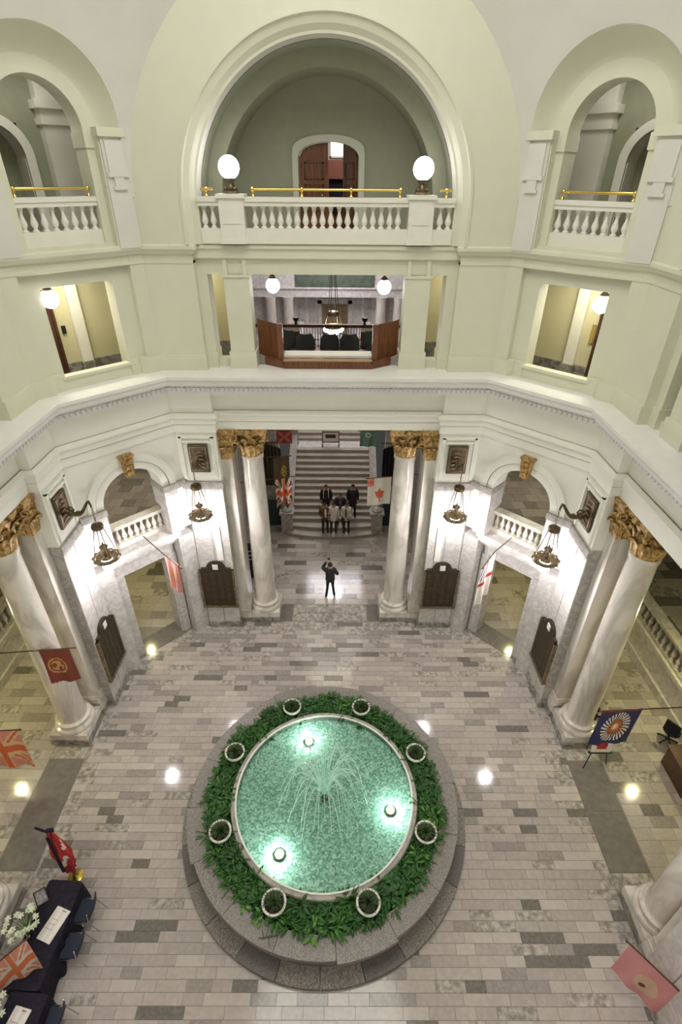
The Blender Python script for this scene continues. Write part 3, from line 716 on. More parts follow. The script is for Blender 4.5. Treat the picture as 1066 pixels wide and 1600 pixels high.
b = MB(); b.box(-6,6,24.6,26.4,0,5.6); b.box(-6,6,26.2,26.6,5.5,13); b.build('far_wall', MARBLE, hall)
b = MB(); b.box(-6.3,6.3,10.9,27,12.2,12.4); b.build('hall_ceiling', IVORY, hall)
b = MB(); b.box(-6,6,25.3,26.1,7.9,8.42); b.box(-6,6,25.22,26.1,8.36,8.44); b.box(-6,6,25.4,26.2,8.42,9.6); b.build('hall_lintel', MARBLE, hall)
for k, x in enumerate((-3.8,-2.75,2.75,3.8)):
    b = MB(); b.lathe([(.4,5.6),(.4,5.75),(.34,5.8),(.31,6.0),(.29,7.65),(.36,7.9)],20,x,25.5); b.build('hall_column', MARBLE_C, hall, 40)
b = MB(); b.box(-1.05,-.8,26.0,26.2,5.6,7.6); b.box(.8,1.05,26.0,26.2,5.6,7.6); b.box(-1.05,1.05,26.0,26.2,7.4,7.7); b.build('doorway_surround', MARBLE_G, hall)
for x in (-2.0, 2.0, -1.4, 1.4):
    b = MB(); b.box(x-.22,x+.22,26.14,26.2,6.0,8.2); b.build('wall_panel', MARBLE_G, hall)
dd = struct(empty('door_6', (0, 26.12, 5.6)))
for s in (-1, 1): b = MB(); b.box(*sorted((s*.02,s*.78)),0,.05,0,1.8); b.build('door_leaf', mat('door_gold', (.20,.14,.06), (.1,.07,.03), 3, .3), dd)
b = MB(); b.box(-2.3,2.3,25.34,25.5,8.45,9.3)
for k in range(14): b.box(-2.2+k*.32,-2.0+k*.32,25.31,25.34,8.52,8.62+.12*(k%2))
b.build('frieze_band', mat('dark_green_frieze', (.05,.075,.05), (.09,.11,.08), 4, .5), hall)
# pieces of dark green hanging panel beside the stair foot and other hall furniture
for s in (-1, 1):
    o = thing('display_panel', 'dark green standing panel at the foot of stairs, by the %s marble newel' % ('left' if s < 0 else 'right'), 'panel', (s*2.62, 13.05, 0))
    b = MB(); b.box(-.34,.34,-.03,.03,.12,1.5); b.build('board', mat('dark_green_board', (.012,.035,.028)), o)
    for x in (-.3,.3): b = MB(); b.box(x-.02,x+.02,-.2,.2,0,.03); b.box(x-.015,x+.015,-.045,-.03,0,1.55); b.build('foot', CHROME, o)
    o = thing('hall_curtain', 'dark %s drape hung high beside the stair, %s side' % (('brown','left') if s < 0 else ('purple-black','right')), 'curtain', (s*2.75, 13.55, 2.0))
    b = MB(); n = 24; 
    pts = [(-.5+1.0*i/n, -.05-.05*math.cos(i*1.6)) for i in range(n+1)]
    b.add([(x,y,0) for x,y in pts]+[(x,y,2.1-.35*abs(x*s-.2)) for x,y in pts]+[(x,y+.03,0) for x,y in pts]+[(x,y+.03,2.1-.35*abs(x*s-.2)) for x,y in pts], [f for i in range(n) for f in ((i,i+1,n+2+i,n+1+i),(2*n+2+i,2*n+3+i,3*n+4+i,3*n+3+i),(n+1+i,n+2+i,3*n+4+i,3*n+3+i))])
    b.build('drape', col('brown_drape',(.05,.04,.022)) if s < 0 else col('purple_drape',(.012,.009,.016)), o, 60)
    b = MB(); b.tube([(-.6,-.03,2.14),(.6,-.03,2.14)], .02); b.build('rail', DARKG, o)
o = thing('landing_sign', 'framed sign board on a low stand on stair landing', 'sign', (-.12, 16.95, 2.31))
b = MB(); b.box(-.4,.4,0,.03,.25,.78); b.build('board', PAPER, o); b = MB()
for x0,x1,z0,z1 in ((-.44,-.4,0,.82),(.4,.44,0,.82),(-.44,.44,.78,.82),(-.44,.44,.22,.26)): b.box(x0,x1,-.02,.04,z0,z1)
b.build('frame', WOOD_D, o); b = MB(); b.box(-.26,.26,-.01,0,.46,.66); b.build('panel', WOOD_D, o)
for x in (-.42,.42): b = MB(); b.box(x-.03,x+.03,-.15,.15,0,.04); b.build('foot', WOOD_D, o)

# ------------------------------------------------------------------ columns and pilasters
sh = MB(); sh.lathe([(.40,.74),(.385,.78),(.372,.85),(.37,1.6),(.365,2.6),(.352,4.2),(.335,5.8),(.325,6.52),(.35,6.58),(.35,6.66),(.33,6.70)], 40)
sh_me = sh.mesh('shaft', MARBLE_C, 35)
bs = MB(); bs.lathe([(.545,.42),(.56,.46),(.56,.5),(.53,.55),(.47,.57),(.45,.62),(.46,.65),(.49,.67),(.49,.71),(.45,.74),(.40,.75)], 40); bs_me = bs.mesh('base_moulding', MARBLE_C, 35)
pl = MB(); pl.frus((-.55,.55,-.55,.55),(-.55,.55,-.55,.55),0,.2); pl_me = pl.mesh('plinth_foot', MARBLE_D)
pl = MB(); pl.frus((-.53,.53,-.53,.53),(-.53,.53,-.53,.53),.2,.42); pl2_me = pl.mesh('plinth', MARBLE_C)
bell = MB(); bell.lathe([(.34,6.7),(.33,6.75),(.34,7.0),(.38,7.3),(.47,7.5)], 24); bell_me = bell.mesh('bell', GOLD, 50)
ab = MB(); n = 8; pts = []
for k in range(4):
    for i in range(n):
        q = -1+2*i/n; d_ = .56-.10*(1-q*q); a = k*PI/2
        x, y = q*.56, d_; pts.append((x*math.cos(a)+y*math.sin(a), -x*math.sin(a)+y*math.cos(a)))
ab.prism(pts, 7.55, 7.62); ab.prism([(x*.96,y*.96) for x,y in pts], 7.5, 7.55); ab.prism([(x*1.04,y*1.04) for x,y in pts], 7.62, 7.72)
for k in range(4): a = k*PI/2; ab.ball((.5*math.sin(a), .5*math.cos(a), 7.6), .1, 10, 6)
ab_me = ab.mesh('abacus', GOLD, 40)
def leafmesh(h, wd, out):
    b = MB(); prof = [(0,0),(.03,h*.3),(.05,h*.6),(.10,h*.85),(out*.8,h*1.0),(out,h*.93),(out*.95,h*.84)]; W_ = [.7,1,1,.9,.75,.5,.2]; vs = []
    for (o, z), ww in zip(prof, W_):
        for q in (-1,-.5,0,.5,1): vs.append((q*wd*ww, o-.03*abs(q)+(.02 if q == 0 else 0), z+(.015 if abs(q) == .5 else 0)))
    nv = len(vs); vs += [(x, y-.025, z-.005) for x, y, z in vs]; fs = []
    for i in range(6):
        for j in range(4): fs += [(i*5+j,i*5+j+1,i*5+j+6,i*5+j+5), (nv+i*5+j,nv+i*5+j+5,nv+i*5+j+6,nv+i*5+j+1)]
        fs += [(i*5,i*5+5,nv+i*5+5,nv+i*5),(i*5+4,nv+i*5+4,nv+i*5+9,i*5+9)]
    return b.add(vs, fs).mesh('acanthus_leaf', GOLD, 50)
lf1, lf2 = leafmesh(.42,.14,.19), leafmesh(.62,.12,.2)
vo = MB(); pts = []; rr = []
for i in range(26):
    a = i*.42; r_ = .13*(1-i/30); pts.append((0, .13*0+r_*math.cos(a-PI/2)*1.0, r_*math.sin(a-PI/2))); rr.append(.045*(1-i/40))
vo.tube([(0,-.32,-.42),(0,-.18,-.25),(0,-.06,-.14)]+pts, [.03,.035,.04]+rr, 8); vo_me = vo.mesh('volute', GOLD, 60)
def capital(parent, half=None):
    c = empty('capital', (0,0,0), 0, parent); ob('bell', bell_me, c); ob('abacus', ab_me, c)
    for k in range(8):
        a = k*PI/4
        o = ob('acanthus_leaf', lf1, c, loc=(.33*math.sin(a), .33*math.cos(a), 6.72), rz=-a)
        a += PI/8; o = ob('acanthus_leaf', lf2, c, loc=(.33*math.sin(a), .33*math.cos(a), 6.74), rz=-a)
    for k in range(4):
        a = PI/4+k*PI/2; ob('volute', vo_me, c, loc=(.58*math.sin(a), .58*math.cos(a), 7.43), rz=-a)
    return c
def column(lbl, th, u):
    t = thing('column', lbl, 'column', W(th, u, 7.42, 0), -th)
    ob('plinth_foot', pl_me, t); ob('plinth', pl2_me, t); ob('base_moulding', bs_me, t); ob('shaft', sh_me, t); capital(t)
CL = 'grey-veined marble column with gilded leafy capital, '
for th, u, l in ((TN,-2.385,'left of the far stair entrance'),(TN,2.385,'right of the far stair entrance'),(TW,2.385,'behind the hanging dark red flag'),(TE,-2.385,'beside the easel with the white sign'),
                 (TE,2.385,'standing above the long pink flag at bottom corner'),(TW,-2.385,'only its base corner showing behind black table')):
    column(CL+l, th, u)
pb = MB(); pb.box(-.165,.165,-.42,.36,.75,6.7); pb_me = pb.mesh('shaft', MARBLE_C)
pbb = MB(); pbb.frus((-.22,.2,-.5,.4),(-.22,.2,-.5,.4),.2,.42); pbb.frus((-.21,.2,-.49,.4),(-.21,.2,-.49,.4),.46,.55); pbb.frus((-.19,.2,-.46,.4),(-.19,.2,-.46,.4),.42,.76); pbb.frus((-.21,.2,-.47,.4),(-.20,.2,-.46,.4),.62,.7); pbb_me = pbb.mesh('base_moulding', MARBLE_C)
pbf = MB(); pbf.box(-.23,.2,-.53,.4,0,.2); pbf_me = pbf.mesh('plinth_foot', MARBLE_D)
pc = MB(); pc.frus((-.17,.17,-.42,.36),(-.3,.2,-.52,.4),6.7,7.5); pc.frus((-.32,.2,-.54,.4),(-.34,.2,-.56,.4),7.55,7.72); pc.frus((-.29,.2,-.51,.4),(-.31,.2,-.53,.4),7.5,7.55)
pcm = pc.mesh('bell', GOLD)
def pilaster(lbl, th, u):
    t = thing('pilaster', lbl, 'pilaster', W(th, u, 7.36, 0), -th); s = 1 if u > 0 else -1
    for n_, me in (('plinth_foot',pbf_me),('base_moulding',pbb_me),('shaft',pb_me)): o = ob(n_, me, t); o.scale.x = s
    c = empty('capital', (0,0,0), 0, t); o = ob('bell', pcm, c); o.scale.x = s
    for q, zz, me in ((-.1,6.72,lf1),(.1,6.72,lf1),(0,6.76,lf2)): ob('acanthus_leaf', me, c, loc=(q, -.40, zz), rz=PI)
    for q, zz, me in ((-.28,6.72,lf1),(-.02,6.72,lf1),(.22,6.72,lf1),(-.15,6.76,lf2),(.1,6.76,lf2)): ob('acanthus_leaf', me, c, loc=(-s*.16, q, zz), rz=PI/2*s)
    for q in (-.17*1,): ob('volute', vo_me, c, loc=(-s*.3, -.5, 7.42), rz=PI-s*-PI/4)
PLB = 'flat marble pilaster with gilded capital, '
for th, u, l in ((TN,-3.09,'at the far left jamb of the stair entrance'),(TN,3.09,'at the far right jamb of the stair entrance'),(TW,3.09,'next to memorial plaque at left'),(TE,-3.09,'next to memorial plaque at right'),(TE,3.09,'half hidden at the lower right corner')):
    pilaster(PLB+l, th, u)

# ------------------------------------------------------------------ balustrades
def balprof(h): return [(.055,0),(.055,h*.06),(.035,h*.1),(.03,h*.14),(.062,h*.3),(.058,h*.4),(.03,h*.66),(.026,h*.78),(.045,h*.82),(.028,h*.86),(.05,h*.92),(.05,h)]
def bal_mesh(h, m_): b = MB(); b.lathe([(r*1.25, z) for r, z in balprof(h)], 12); return b.mesh('baluster', m_, 50)
bal3 = bal_mesh(.46, WHITEP); balb = bal_mesh(.5, MARBLE_C); balw = bal_mesh(.62, MARBLE_G)
def balustrade(lbl, loc, th, L_, h, me, m_, n, foot=.3, rail=.17, d=.2, grp=None, posts=()):
    t = thing('balustrade', lbl, 'balustrade', loc, -th, grp)
    b = MB(); b.box(-L_/2,L_/2,-d/2,d/2,0,foot); b.build('base_course', m_, t)
    b = MB(); b.box(-L_/2,L_/2,-d/2-.02,d/2+.02,foot+h,foot+h+rail*.5); b.box(-L_/2,L_/2,-d/2-.05,d/2+.05,foot+h+rail*.5,foot+h+rail); b.build('handrail', m_, t)
    for k in range(n):
        x = -L_/2+(k+.5)*L_/n
        if any(abs(x-p) < .33 for p in posts): continue
        ob('baluster', me, t, loc=(x, 0, foot))
    for p in posts:
        b = MB(); b.box(p-.29,p+.29,-d/2-.07,d/2+.07,0,foot+h+rail); b.box(p-.33,p+.33,-d/2-.12,d/2+.12,foot+h+rail-.02,foot+h+rail+.06); b.box(p-.2,p+.2,-d/2-.085,-d/2-.06,foot+.1,foot+h-.06); b.box(p-.32,p+.32,-d/2-.1,d/2+.1,0,.1); b.build('post', m_, t)
    return t
balustrade('long white balustrade with two posts across the big central gallery arch', (0, 6.9, 12.57), TN, 5.94, .46, bal3, WHITEP, 30, .32, .18, .24, posts=(-2.2, 2.2))
balustrade('short white balustrade in upper right gallery arch', W(TNE,0,8.2,12.6), TNE, 1.7, .46, bal3, WHITEP, 8, .3, .18)
balustrade('short white balustrade in upper left gallery arch', W(TNW,0,8.2,12.6), TNW, 1.7, .46, bal3, WHITEP, 8, .3, .18)
balustrade('marble balcony balustrade above doorway with pink flag', W(TNW,0,8.27,4.5), TNW, 1.74, .5, balb, MARBLE_C, 9, .16, .13, .2)
balustrade('marble balcony balustrade above doorway with white and red flag', W(TNE,0,8.27,4.5), TNE, 1.74, .5, balb, MARBLE_C, 9, .16, .13, .2)
balustrade('grey marble balustrade along terrace wall beyond the right columns', (10.7, .4, 1.3), TE, 12.4, .62, balw, MARBLE_G, 44, .08, .16, .22)
balustrade('grey marble balustrade along terrace wall beyond the left columns', (-10.7, .4, 1.3), TW, 12.4, .62, balw, MARBLE_G, 44, .08, .16, .22)
def brass(lbl, loc, th, L_, posts):
    t = thing('brass_rail', lbl, 'rail', loc, -th); b = MB(); b.tube([(-L_/2,0,.15),(L_/2,0,.15)], .028, 10); b.build('bar', BRASS, t, 50)
    for p in posts:
        b = MB(); b.lathe([(.05,0),(.05,.02),(.022,.05),(.022,.1),(.045,.13),(.045,.17),(.02,.2)],10,p,0); b.build('bracket', BRASS, t, 50)
brass('long polished brass rail on central gallery balustrade between globe lamps', (0,6.92,13.53), TN, 3.44, (-1.7,-.57,.57,1.7))
brass('stub of brass rail left of the left globe lamp', (-2.76,6.92,13.53), TN, .3, (-.02,))
brass('stub of brass rail right of the right globe lamp', (2.76,6.92,13.53), TN, .3, (.02,))
brass('brass rail on balustrade of upper right arch', W(TNE,0,8.2,13.54), TNE, 1.6, (-.76,.76))
brass('brass rail on balustrade of upper left arch', W(TNW,0,8.2,13.54), TNW, 1.6, (-.76,.76))

# ------------------------------------------------------------------ lamps
def table_globe(lbl, x):
    t = thing('globe_lamp', lbl, 'lamp', (x, 6.9, 13.6)); b = MB()
    b.frus((-.17,.17,-.12,.12),(-.15,.15,-.1,.1),0,.05); b.lathe([(.11,.05),(.12,.1),(.08,.16),(.07,.2),(.11,.25),(.12,.29)],16)
    for k in range(4): a = k*PI/2+PI/4; b.ball((.14*math.cos(a),.1*math.sin(a),.08),.045,8,6)
    b.build('bronze_foot', BRONZE, t, 50); b = MB(); b.ball((0,0,.5),.235,24,16); b.build('glass_globe', GLOBE, t, 60)
    lamp('globe_glow', 'POINT', (x, 6.9, 14.1), 30, WHITE, .24)
table_globe('glowing white globe lamp on the left post of central gallery', -2.2); table_globe('glowing white globe lamp on the right post of central gallery', 2.2)
def hang_globe(lbl, loc, top, r=.2, pw=12, c=WHITE):
    t = thing('pendant_globe', lbl, 'lamp', loc); b = MB(); b.ball((0,0,0),r,20,14); b.build('glass_globe', GLOBE, t, 60)
    b = MB(); b.lathe([(.09,r*.92),(.11,r),(.06,r+.06),(.025,r+.09),(.012,r+.1),(.012,top-loc[2]),(.07,top-loc[2])],12); b.build('hanger', BRONZE, t, 50)
    lamp('globe_glow', 'POINT', (loc[0],loc[1],loc[2]), pw, c, r)
hang_globe('lit pendant globe, left of pair above the second floor desk', (-1.5,8.0,11.44), 12.1, .19, 10)
hang_globe('lit pendant globe, right of pair above the second floor desk', (1.52,8.0,11.42), 12.1, .19, 10)
hang_globe('lit pendant globe in the cream corridor window at far left', (-6.25,5.32,11.57), 12.1, .2, 14)
hang_globe('lit pendant globe in the cream corridor window at far right', (6.42,5.62,11.48), 12.1, .2, 14)
for s in (-1, 1):
    hang_globe('pendant globe low in the %s wing beyond columns' % ('left' if s < 0 else 'right'), (s*10.2, 2.35, 3.56), 7.74, .17, 1, WARM)
    hang_globe('pendant globe under the mezzanine behind %s diagonal doorway' % ('left' if s < 0 else 'right'), (s*7.7, 8.37, 3.5), 3.82, .14, 1, WARM)
def bracket(lbl, th, u, pw=430):
    t = thing('bracket_lamp', lbl, 'lamp', W(th, u, 6.63, 0), -th)
    b = MB(); b.box(-.29,.29,-.05,.0,6.45,7.35)
    b.build('back_plate', BRONZE, t)
    b = MB(); b.box(-.25,.25,-.065,-.05,6.5,6.53); b.box(-.25,.25,-.065,-.05,7.27,7.3); b.box(-.25,-.22,-.065,-.05,6.5,7.3); b.box(.22,.25,-.065,-.05,6.5,7.3)
    for k in range(5): b.tube([(-.17+.02*k,-.06,6.6+.13*k),(0,-.085,6.68+.12*k),(.17-.02*k,-.06,6.58+.14*k)],.018,6)
    b.build('plate_relief', BRONZE_L, t, 50)
    b = MB(); pts = []; rr = []
    for i in range(25):
        q = i/24; y = -.06-.66*q; z = 6.85-.12*math.sin(q*PI*1.05)+.30*max(0, q-.45)*1.6*math.sin(min(1,(q-.45)/.5)*PI/2) if q > .45 else 6.85-.12*math.sin(q*PI*1.05)
        pts.append((0,y,z)); rr.append(.075-.045*q)
    pts += [(0,-.75,7.02),(0,-.76,6.95)]; rr += [.028,.022]
    b.tube(pts, rr, 10); b.ball((0,-.2,6.77),.09,10,8); b.ball((0,-.38,6.78),.06,10,8); b.tube([(0,-.12,6.9),(0,-.25,6.95),(0,-.3,6.86),(0,-.24,6.83)],.022,8); b.build('scroll_arm', BRONZE, t, 60)
    b = MB()
    for k in range(7): 
        z = 6.92-.07*k; vs = []
        pts = [((.025*math.cos(a) if k%2 else 0), -.76+(0 if k%2 else .025*math.cos(a)), z+.04*math.sin(a)) for a in [2*PI*i/8 for i in range(9)]]
        b.tube(pts,.009,5)
    b.build('chain', BRONZE_L, t)
    b = MB(); b.lathe([(.03,6.45),(.14,6.42),(.16,6.36),(.15,6.31),(.05,6.28)],18,0,-.76); b.build('canopy', BRONZE, t, 50)
    b = MB()
    for k in range(4): a = k*PI/2+PI/4; b.tube([(.11*math.cos(a),-.76+.11*math.sin(a),6.34),(.3*math.cos(a),-.76+.3*math.sin(a),5.42)],.012,6)
    b.build('hanging_rods', BRONZE, t, 50)
    b = MB(); b.lathe([(.02,5.85),(.03,5.78),(.11,5.73),(.1,5.68),(.03,5.64),(.05,5.5),(.04,5.4),(.13,5.33)],14,0,-.76); b.build('finial', BRONZE_L, t, 50)
    b = MB(); b.lathe([(.30,5.44),(.34,5.40),(.34,5.34),(.26,5.27),(.16,5.24),(.15,5.27),(.25,5.31),(.31,5.37),(.29,5.42)],26,0,-.76,cap=False)
    for k in range(10): a = k*PI/5; b.ball((.33*math.cos(a),-.76+.33*math.sin(a),5.38),.045,8,6)
    b.build('bowl', BRONZE_L, t, 50)
    b = MB(); b.ball((0,-.76,5.12),.16,18,12); b.build('bulb', BULB, t, 60)
    p = W(th, u, 5.87, 5.05); lamp('bracket_glow', 'POINT', p, pw, (1,.96,.99), .16)
for th, u, l in ((TN,-3.82,'left of the far entrance'),(TN,3.82,'right of the far entrance'),(TW,3.82,'near the left gilded capital'),(TE,-3.82,'near the right gilded capital')):
    bracket('bronze scroll bracket lamp with glowing bulb on bright marble wall, '+l, th, u)
for th, u, l in ((TW,-3.82,'left wall'),(TE,3.82,'right wall'),(TS,-3.82,'right of the near arch'),(TS,3.82,'left of the near arch')):  # near-side lamps out of view, assumed by symmetry, added for fill light
    bracket('bronze bracket lamp behind the viewer, outside the photograph, '+l, th, u, 270)
ch = thing('chandelier', 'tiered bronze and crystal chandelier hanging over the far staircase', 'chandelier', (.02, 17.4, 8.0))
b = MB(); b.lathe([(.38,.05),(.42,.1),(.42,.16),(.36,.2)],20,cap=False); b.lathe([(.02,.6),(.28,.62),(.3,.72),(.24,.8),(.02,.8)],16); b.build('ring', BRONZE, ch, 50)
b = MB()
for k in range(6): a = k*PI/3; b.tube([(.39*math.cos(a),.39*math.sin(a),.16),(.24*math.cos(a),.24*math.sin(a),.75),(.05*math.cos(a),.05*math.sin(a),3.0)],.015,6)
b.tube([(0,0,2.9),(0,0,4.2)],.03,6); b.build('chains', BRONZE, ch)
for k in range(14): a = k*2*PI/14; b = MB(); b.ball((.4*math.cos(a),.4*math.sin(a),0),.075,10,8); b.build('bulb', mat('chandelier_bulb', (1,.96,1), emit=45.), ch)
b = MB(); b.lathe([(.3,0),(.28,-.1),(.2,-.22),(.08,-.32),(.01,-.36)],16); b.build('crystal_bowl', mat('lit_crystal', (1,.97,1), emit=16.), ch, 50)
b = MB(); b.ball((0,0,.7),.12,10,8); b.build('upper_lamp', MATS['lit_crystal'], ch)
lamp('chandelier_glow', 'POINT', (.02,17.4,7.9), 330, (1,.95,1), .4)

# ------------------------------------------------------------------ memorial plaques and wall strips
def plaque(lbl, th, u):
    t = thing('memorial_plaque', lbl, 'plaque', W(th, u, 6.63, 1.08), -th)
    out = [(-.58,0),(.58,0),(.58,1.6),(.5,1.6),(.5,1.68),(.34,1.68)]+[(.32*math.cos(a),1.7+.27*math.sin(a)) for a in [PI*i/12 for i in range(13)]]+[(-.34,1.68),(-.5,1.68),(-.5,1.6),(-.58,1.6)]
    b = MB(); b.slabxz(out, -.09, .0); b.build('tablet', PLAQUEM, t)
    b = MB()
    for x in (-.6,.54): b.box(x,x+.06,-.11,-.01,.02,1.6)
    b.box(-.62,.62,-.13,0,-.06,.02); b.build('frame', BRONZE_L, t)
    b = MB()
    for c_ in range(4):
        for k in range(26): x = -.46+c_*.24; b.box(x,x+.13+.05*R_.random(),-.094,-.088,.12+k*.054,.138+k*.054)
    stuff(b.build('inscription_lines', BRONZE, t))
    b = MB(); b.box(-.09,.09,-.115,-.088,1.66,1.86); b.box(-.04,.04,-.12,-.11,1.68,1.74); b.build('white_card', PAPER, t)
for th, u, l in ((TN,-3.84,'left of the far entrance'),(TN,3.84,'right of the far entrance'),(TW,3.84,'on the left wall by the pilaster'),(TE,-3.84,'on the right wall by the pilaster')):
    plaque('dark bronze round-topped memorial plaque with columns of names, '+l, th, u)
for s in (-1, 1):
    o = thing('wall_strip', 'white upright casing on marble wall between lamp and plaque, %s of entrance' % ('left' if s < 0 else 'right'), 'casing', (s*3.62, 6.6, 3.1)); b = MB(); b.box(-.1,.1,-.03,.03,0,1.35); b.build('casing', WHITEP, o); b = MB(); b.box(-.11,.11,-.035,.03,1.35,1.38); b.build('end_cap', WHITEP, o)

# ------------------------------------------------------------------ second floor desk and chairs
dk = thing('gallery_desk', 'curved red-brown wooden desk enclosure with white counter in central second floor opening', 'desk', (0, 7.0, 9.52))
for s in (-1, 1):
    b = MB(); P1 = [(s*(1.92-.10*math.sin(i/8*PI/2)*0-.64*(i/8)**1.4), .72-.62*(i/8)) for i in range(9)]
    n = len(P1); b.add([(x,y,.16) for x,y in P1]+[(x,y,1.12) for x,y in P1]+[(x+s*.05,y+.06,.16) for x,y in P1]+[(x+s*.05,y+.06,1.12) for x,y in P1],
        [f for i in range(n-1) for f in ((i,i+1,n+i+1,n+i),(2*n+i,2*n+i+1,3*n+i+1,3*n+i),(n+i,n+i+1,3*n+i+1,3*n+i))]+[(0,n,3*n,2*n),(n-1,2*n-1,4*n-1,3*n-1)])
    b.build('curved_panel', WOOD, dk, 50); b = MB(); b.box(*sorted((s*1.2,s*1.34)),.0,.16,.1,1.14); b.build('end_post', WOOD, dk)
    b = MB(); b.prism([(s*1.22,-.1),(s*1.75,.25),(s*1.7,.38),(s*1.22,.1)], 0, .2); b.build('side_plinth', WOOD, dk)
b = MB(); b.box(-1.2,1.2,-.12,.0,0,.2); b.build('front_plinth', WOOD, dk); b = MB(); b.box(-1.21,1.21,-.13,.05,.2,.225); b.build('plinth_top', mat('tan_edge', (.42,.28,.15)), dk)
b = MB(); b.box(-1.2,1.2,.1,.55,.24,.3); b.build('counter', WHITEP, dk)
b = MB(); b.box(-1.15,1.15,.5,1.6,-.68,.05); b.build('desk_body', WOOD_D, dk)
def office_chair(lbl, x, y, rz, grp=None):
    t = thing('office_chair', lbl, 'chair', (x, y, 8.8), rz, grp)
    b = MB(); b.prism([(.25*math.cos(a),.24*math.sin(a)) for a in [2*PI*i/16 for i in range(16)]], .44, .54); b.build('seat', GREYF, t)
    b = MB(); vs = []
    for j in range(6):
        for i in range(9): q = -1+2*i/8; vs.append((q*.29*(.9,1,1.02,1.,.9,.62)[j], .26-.10*q*q*1.2, .55+.62*j/5))
    b.add(vs+[(x_, y_+.05, z_) for x_, y_, z_ in vs], [(j*9+i,j*9+i+1,j*9+i+10,j*9+i+9) for j in range(5) for i in range(8)]+[(54+j*9+i,54+j*9+i+9,54+j*9+i+10,54+j*9+i+1) for j in range(5) for i in range(8)]+[(45+i,46+i,100+i,99+i) for i in range(8)]+[(j*9,j*9+9,54+j*9+9,54+j*9) for j in range(5)]+[(j*9+8,54+j*9+8,54+j*9+17,j*9+17) for j in range(5)])
    b.build('backrest', GREYF, t, 50)
    b = MB(); b.lathe([(.03,.06),(.03,.44)],8); 
    for k in range(5): a = k*2*PI/5; b.tube([(0,0,.1),(.28*math.cos(a),.28*math.sin(a),.05)],.02,6)
    b.build('pedestal', DARKG, t)
    for s in (-1,1): b = MB(); b.tube([(s*.26,.2,.55),(s*.3,.1,.72),(s*.3,-.12,.72)],.02,6); b.build('armrest', DARKG, t)
for x, l in ((-.72,'left of three'),(.02,'middle of three'),(.62,'right of three')): office_chair('dark grey rounded office chair behind the second floor counter, '+l, x, 9.0, PI)
office_chair('dark chair tucked by the left curved desk panel', -1.15, 9.4, 2.4); office_chair('dark chair tucked by the right curved desk panel', 1.15, 9.4, -2.4)
rl = thing('stairwell_railing', 'wooden handrail with iron balusters and brown panels across stairwell behind desk', 'railing', (0, 10.9, 8.8))
b = MB(); b.box(-3.2,3.2,-.07,.07,.86,.95); b.build('handrail', WOOD_D, rl)
bar = MB(); bar.box(-.012,.012,-.012,.012,0,.86); bar.ball((0,0,.45),.035,8,6); bar_me = bar.mesh('baluster', DARKG)
for k in range(22): ob('baluster', bar_me, rl, loc=(-.98+k*.0935, 0, 0))
for s in (-1, 1):
    b = MB(); b.box(*sorted((s*1.02,s*1.75)),-.03,.03,.1,.72); b.build('panel', WOOD, rl); b = MB(); b.box(*sorted((s*1.02,s*1.75)),-.04,.04,.72,.86); b.build('panel_rail', PALE, rl)
    o = thing('rail_urn', 'small dark urn finial on stairwell rail, %s of chandelier' % ('left' if s < 0 else 'right'), 'urn', (s*1.15, 10.9, 9.75)); b = MB(); b.lathe([(.06,0),(.05,.03),(.03,.06),(.09,.14),(.1,.18),(.07,.2)],12); b.build('bowl', DARKG, o, 50); b = MB(); b.lathe([(.11,.2),(.11,.22),(.09,.22)],12); b.build('rim', DARKG, o)
b = MB(); b.box(-6.9,6.9,7.4,11.0,8.55,8.8); b.build('second_storey_floor', MARBLE_G, hall)
b = MB()
for s in (-1, 1): b.box(*sorted((s*3.2,s*6)),10.95,11.1,8.8,12.1)
b.build('stairwell_wall', MARBLE, hall)

# ------------------------------------------------------------------ fountain
ft = thing('fountain', 'round stone fountain with turquoise water and water jets in floor centre', 'fountain')
def arcblock(b, r0, r1, a0, a1, z0, z1, n=5):
    p = [(r1*math.cos(a0+(a1-a0)*i/n), r1*math.sin(a0+(a1-a0)*i/n)) for i in range(n+1)]+[(r0*math.cos(a1-(a1-a0)*i/n), r0*math.sin(a1-(a1-a0)*i/n)) for i in range(n+1)]
    b.prism(p, z0, z1); return b
for k in range(24):
    a = k*2*PI/24; b = MB(); arcblock(b, 3.2, 3.60, a+.002, a+2*PI/24-.002, 0, .13); b.build('step_block', GRANITE_B if k % 3 == 1 else GRANITE_D, ft)
for k in range(16):
    a = k*2*PI/16+.1; w0 = 3.34 if k % 4 else 3.40
    b = MB(); arcblock(b, 2.9, w0, a+.0015, a+2*PI/16-.0015, .62, .76, 7); b.build('coping_block', GRANITE, ft)
    b = MB(); arcblock(b, 2.95, 3.24, a+.002, a+2*PI/16-.002, .1, .62, 7); b.build('wall_block', GRANITE, ft)
    b = MB(); arcblock(b, 3.2, 3.255, a+.08, a+2*PI/16-.08, .25, .5, 7); b.build('inset_panel', GRANITE_B, ft)
b = MB(); b.lathe([(2.2,.3),(2.34,.3),(2.34,.84),(2.32,.865),(2.25,.865),(2.22,.86),(2.2,.86),(2.2,.3)],72,cap=False); b.build('inner_curb', MARBLE_G, ft, 40)
b = MB(); b.lathe([(2.235,.862),(2.235,.885),(2.20,.885),(2.19,.862)],72,cap=False); b.build('pool_edge', WHITEP, ft, 40)
b = MB(); b.lathe([(2.34,.6),(2.94,.6)],72,cap=False); b.build('planting_soil', SOIL, ft)
b = MB(); b.lathe([(.001,.56),(1.95,.58),(2.2,.68),(2.2,.86)],72,cap=False); b.build('mosaic_basin', MOSAIC, ft, 40)
b = MB(); b.lathe([(.001,.84),(1.1,.84),(2.2,.84)],72,cap=False); b.build('water', WATER, ft)
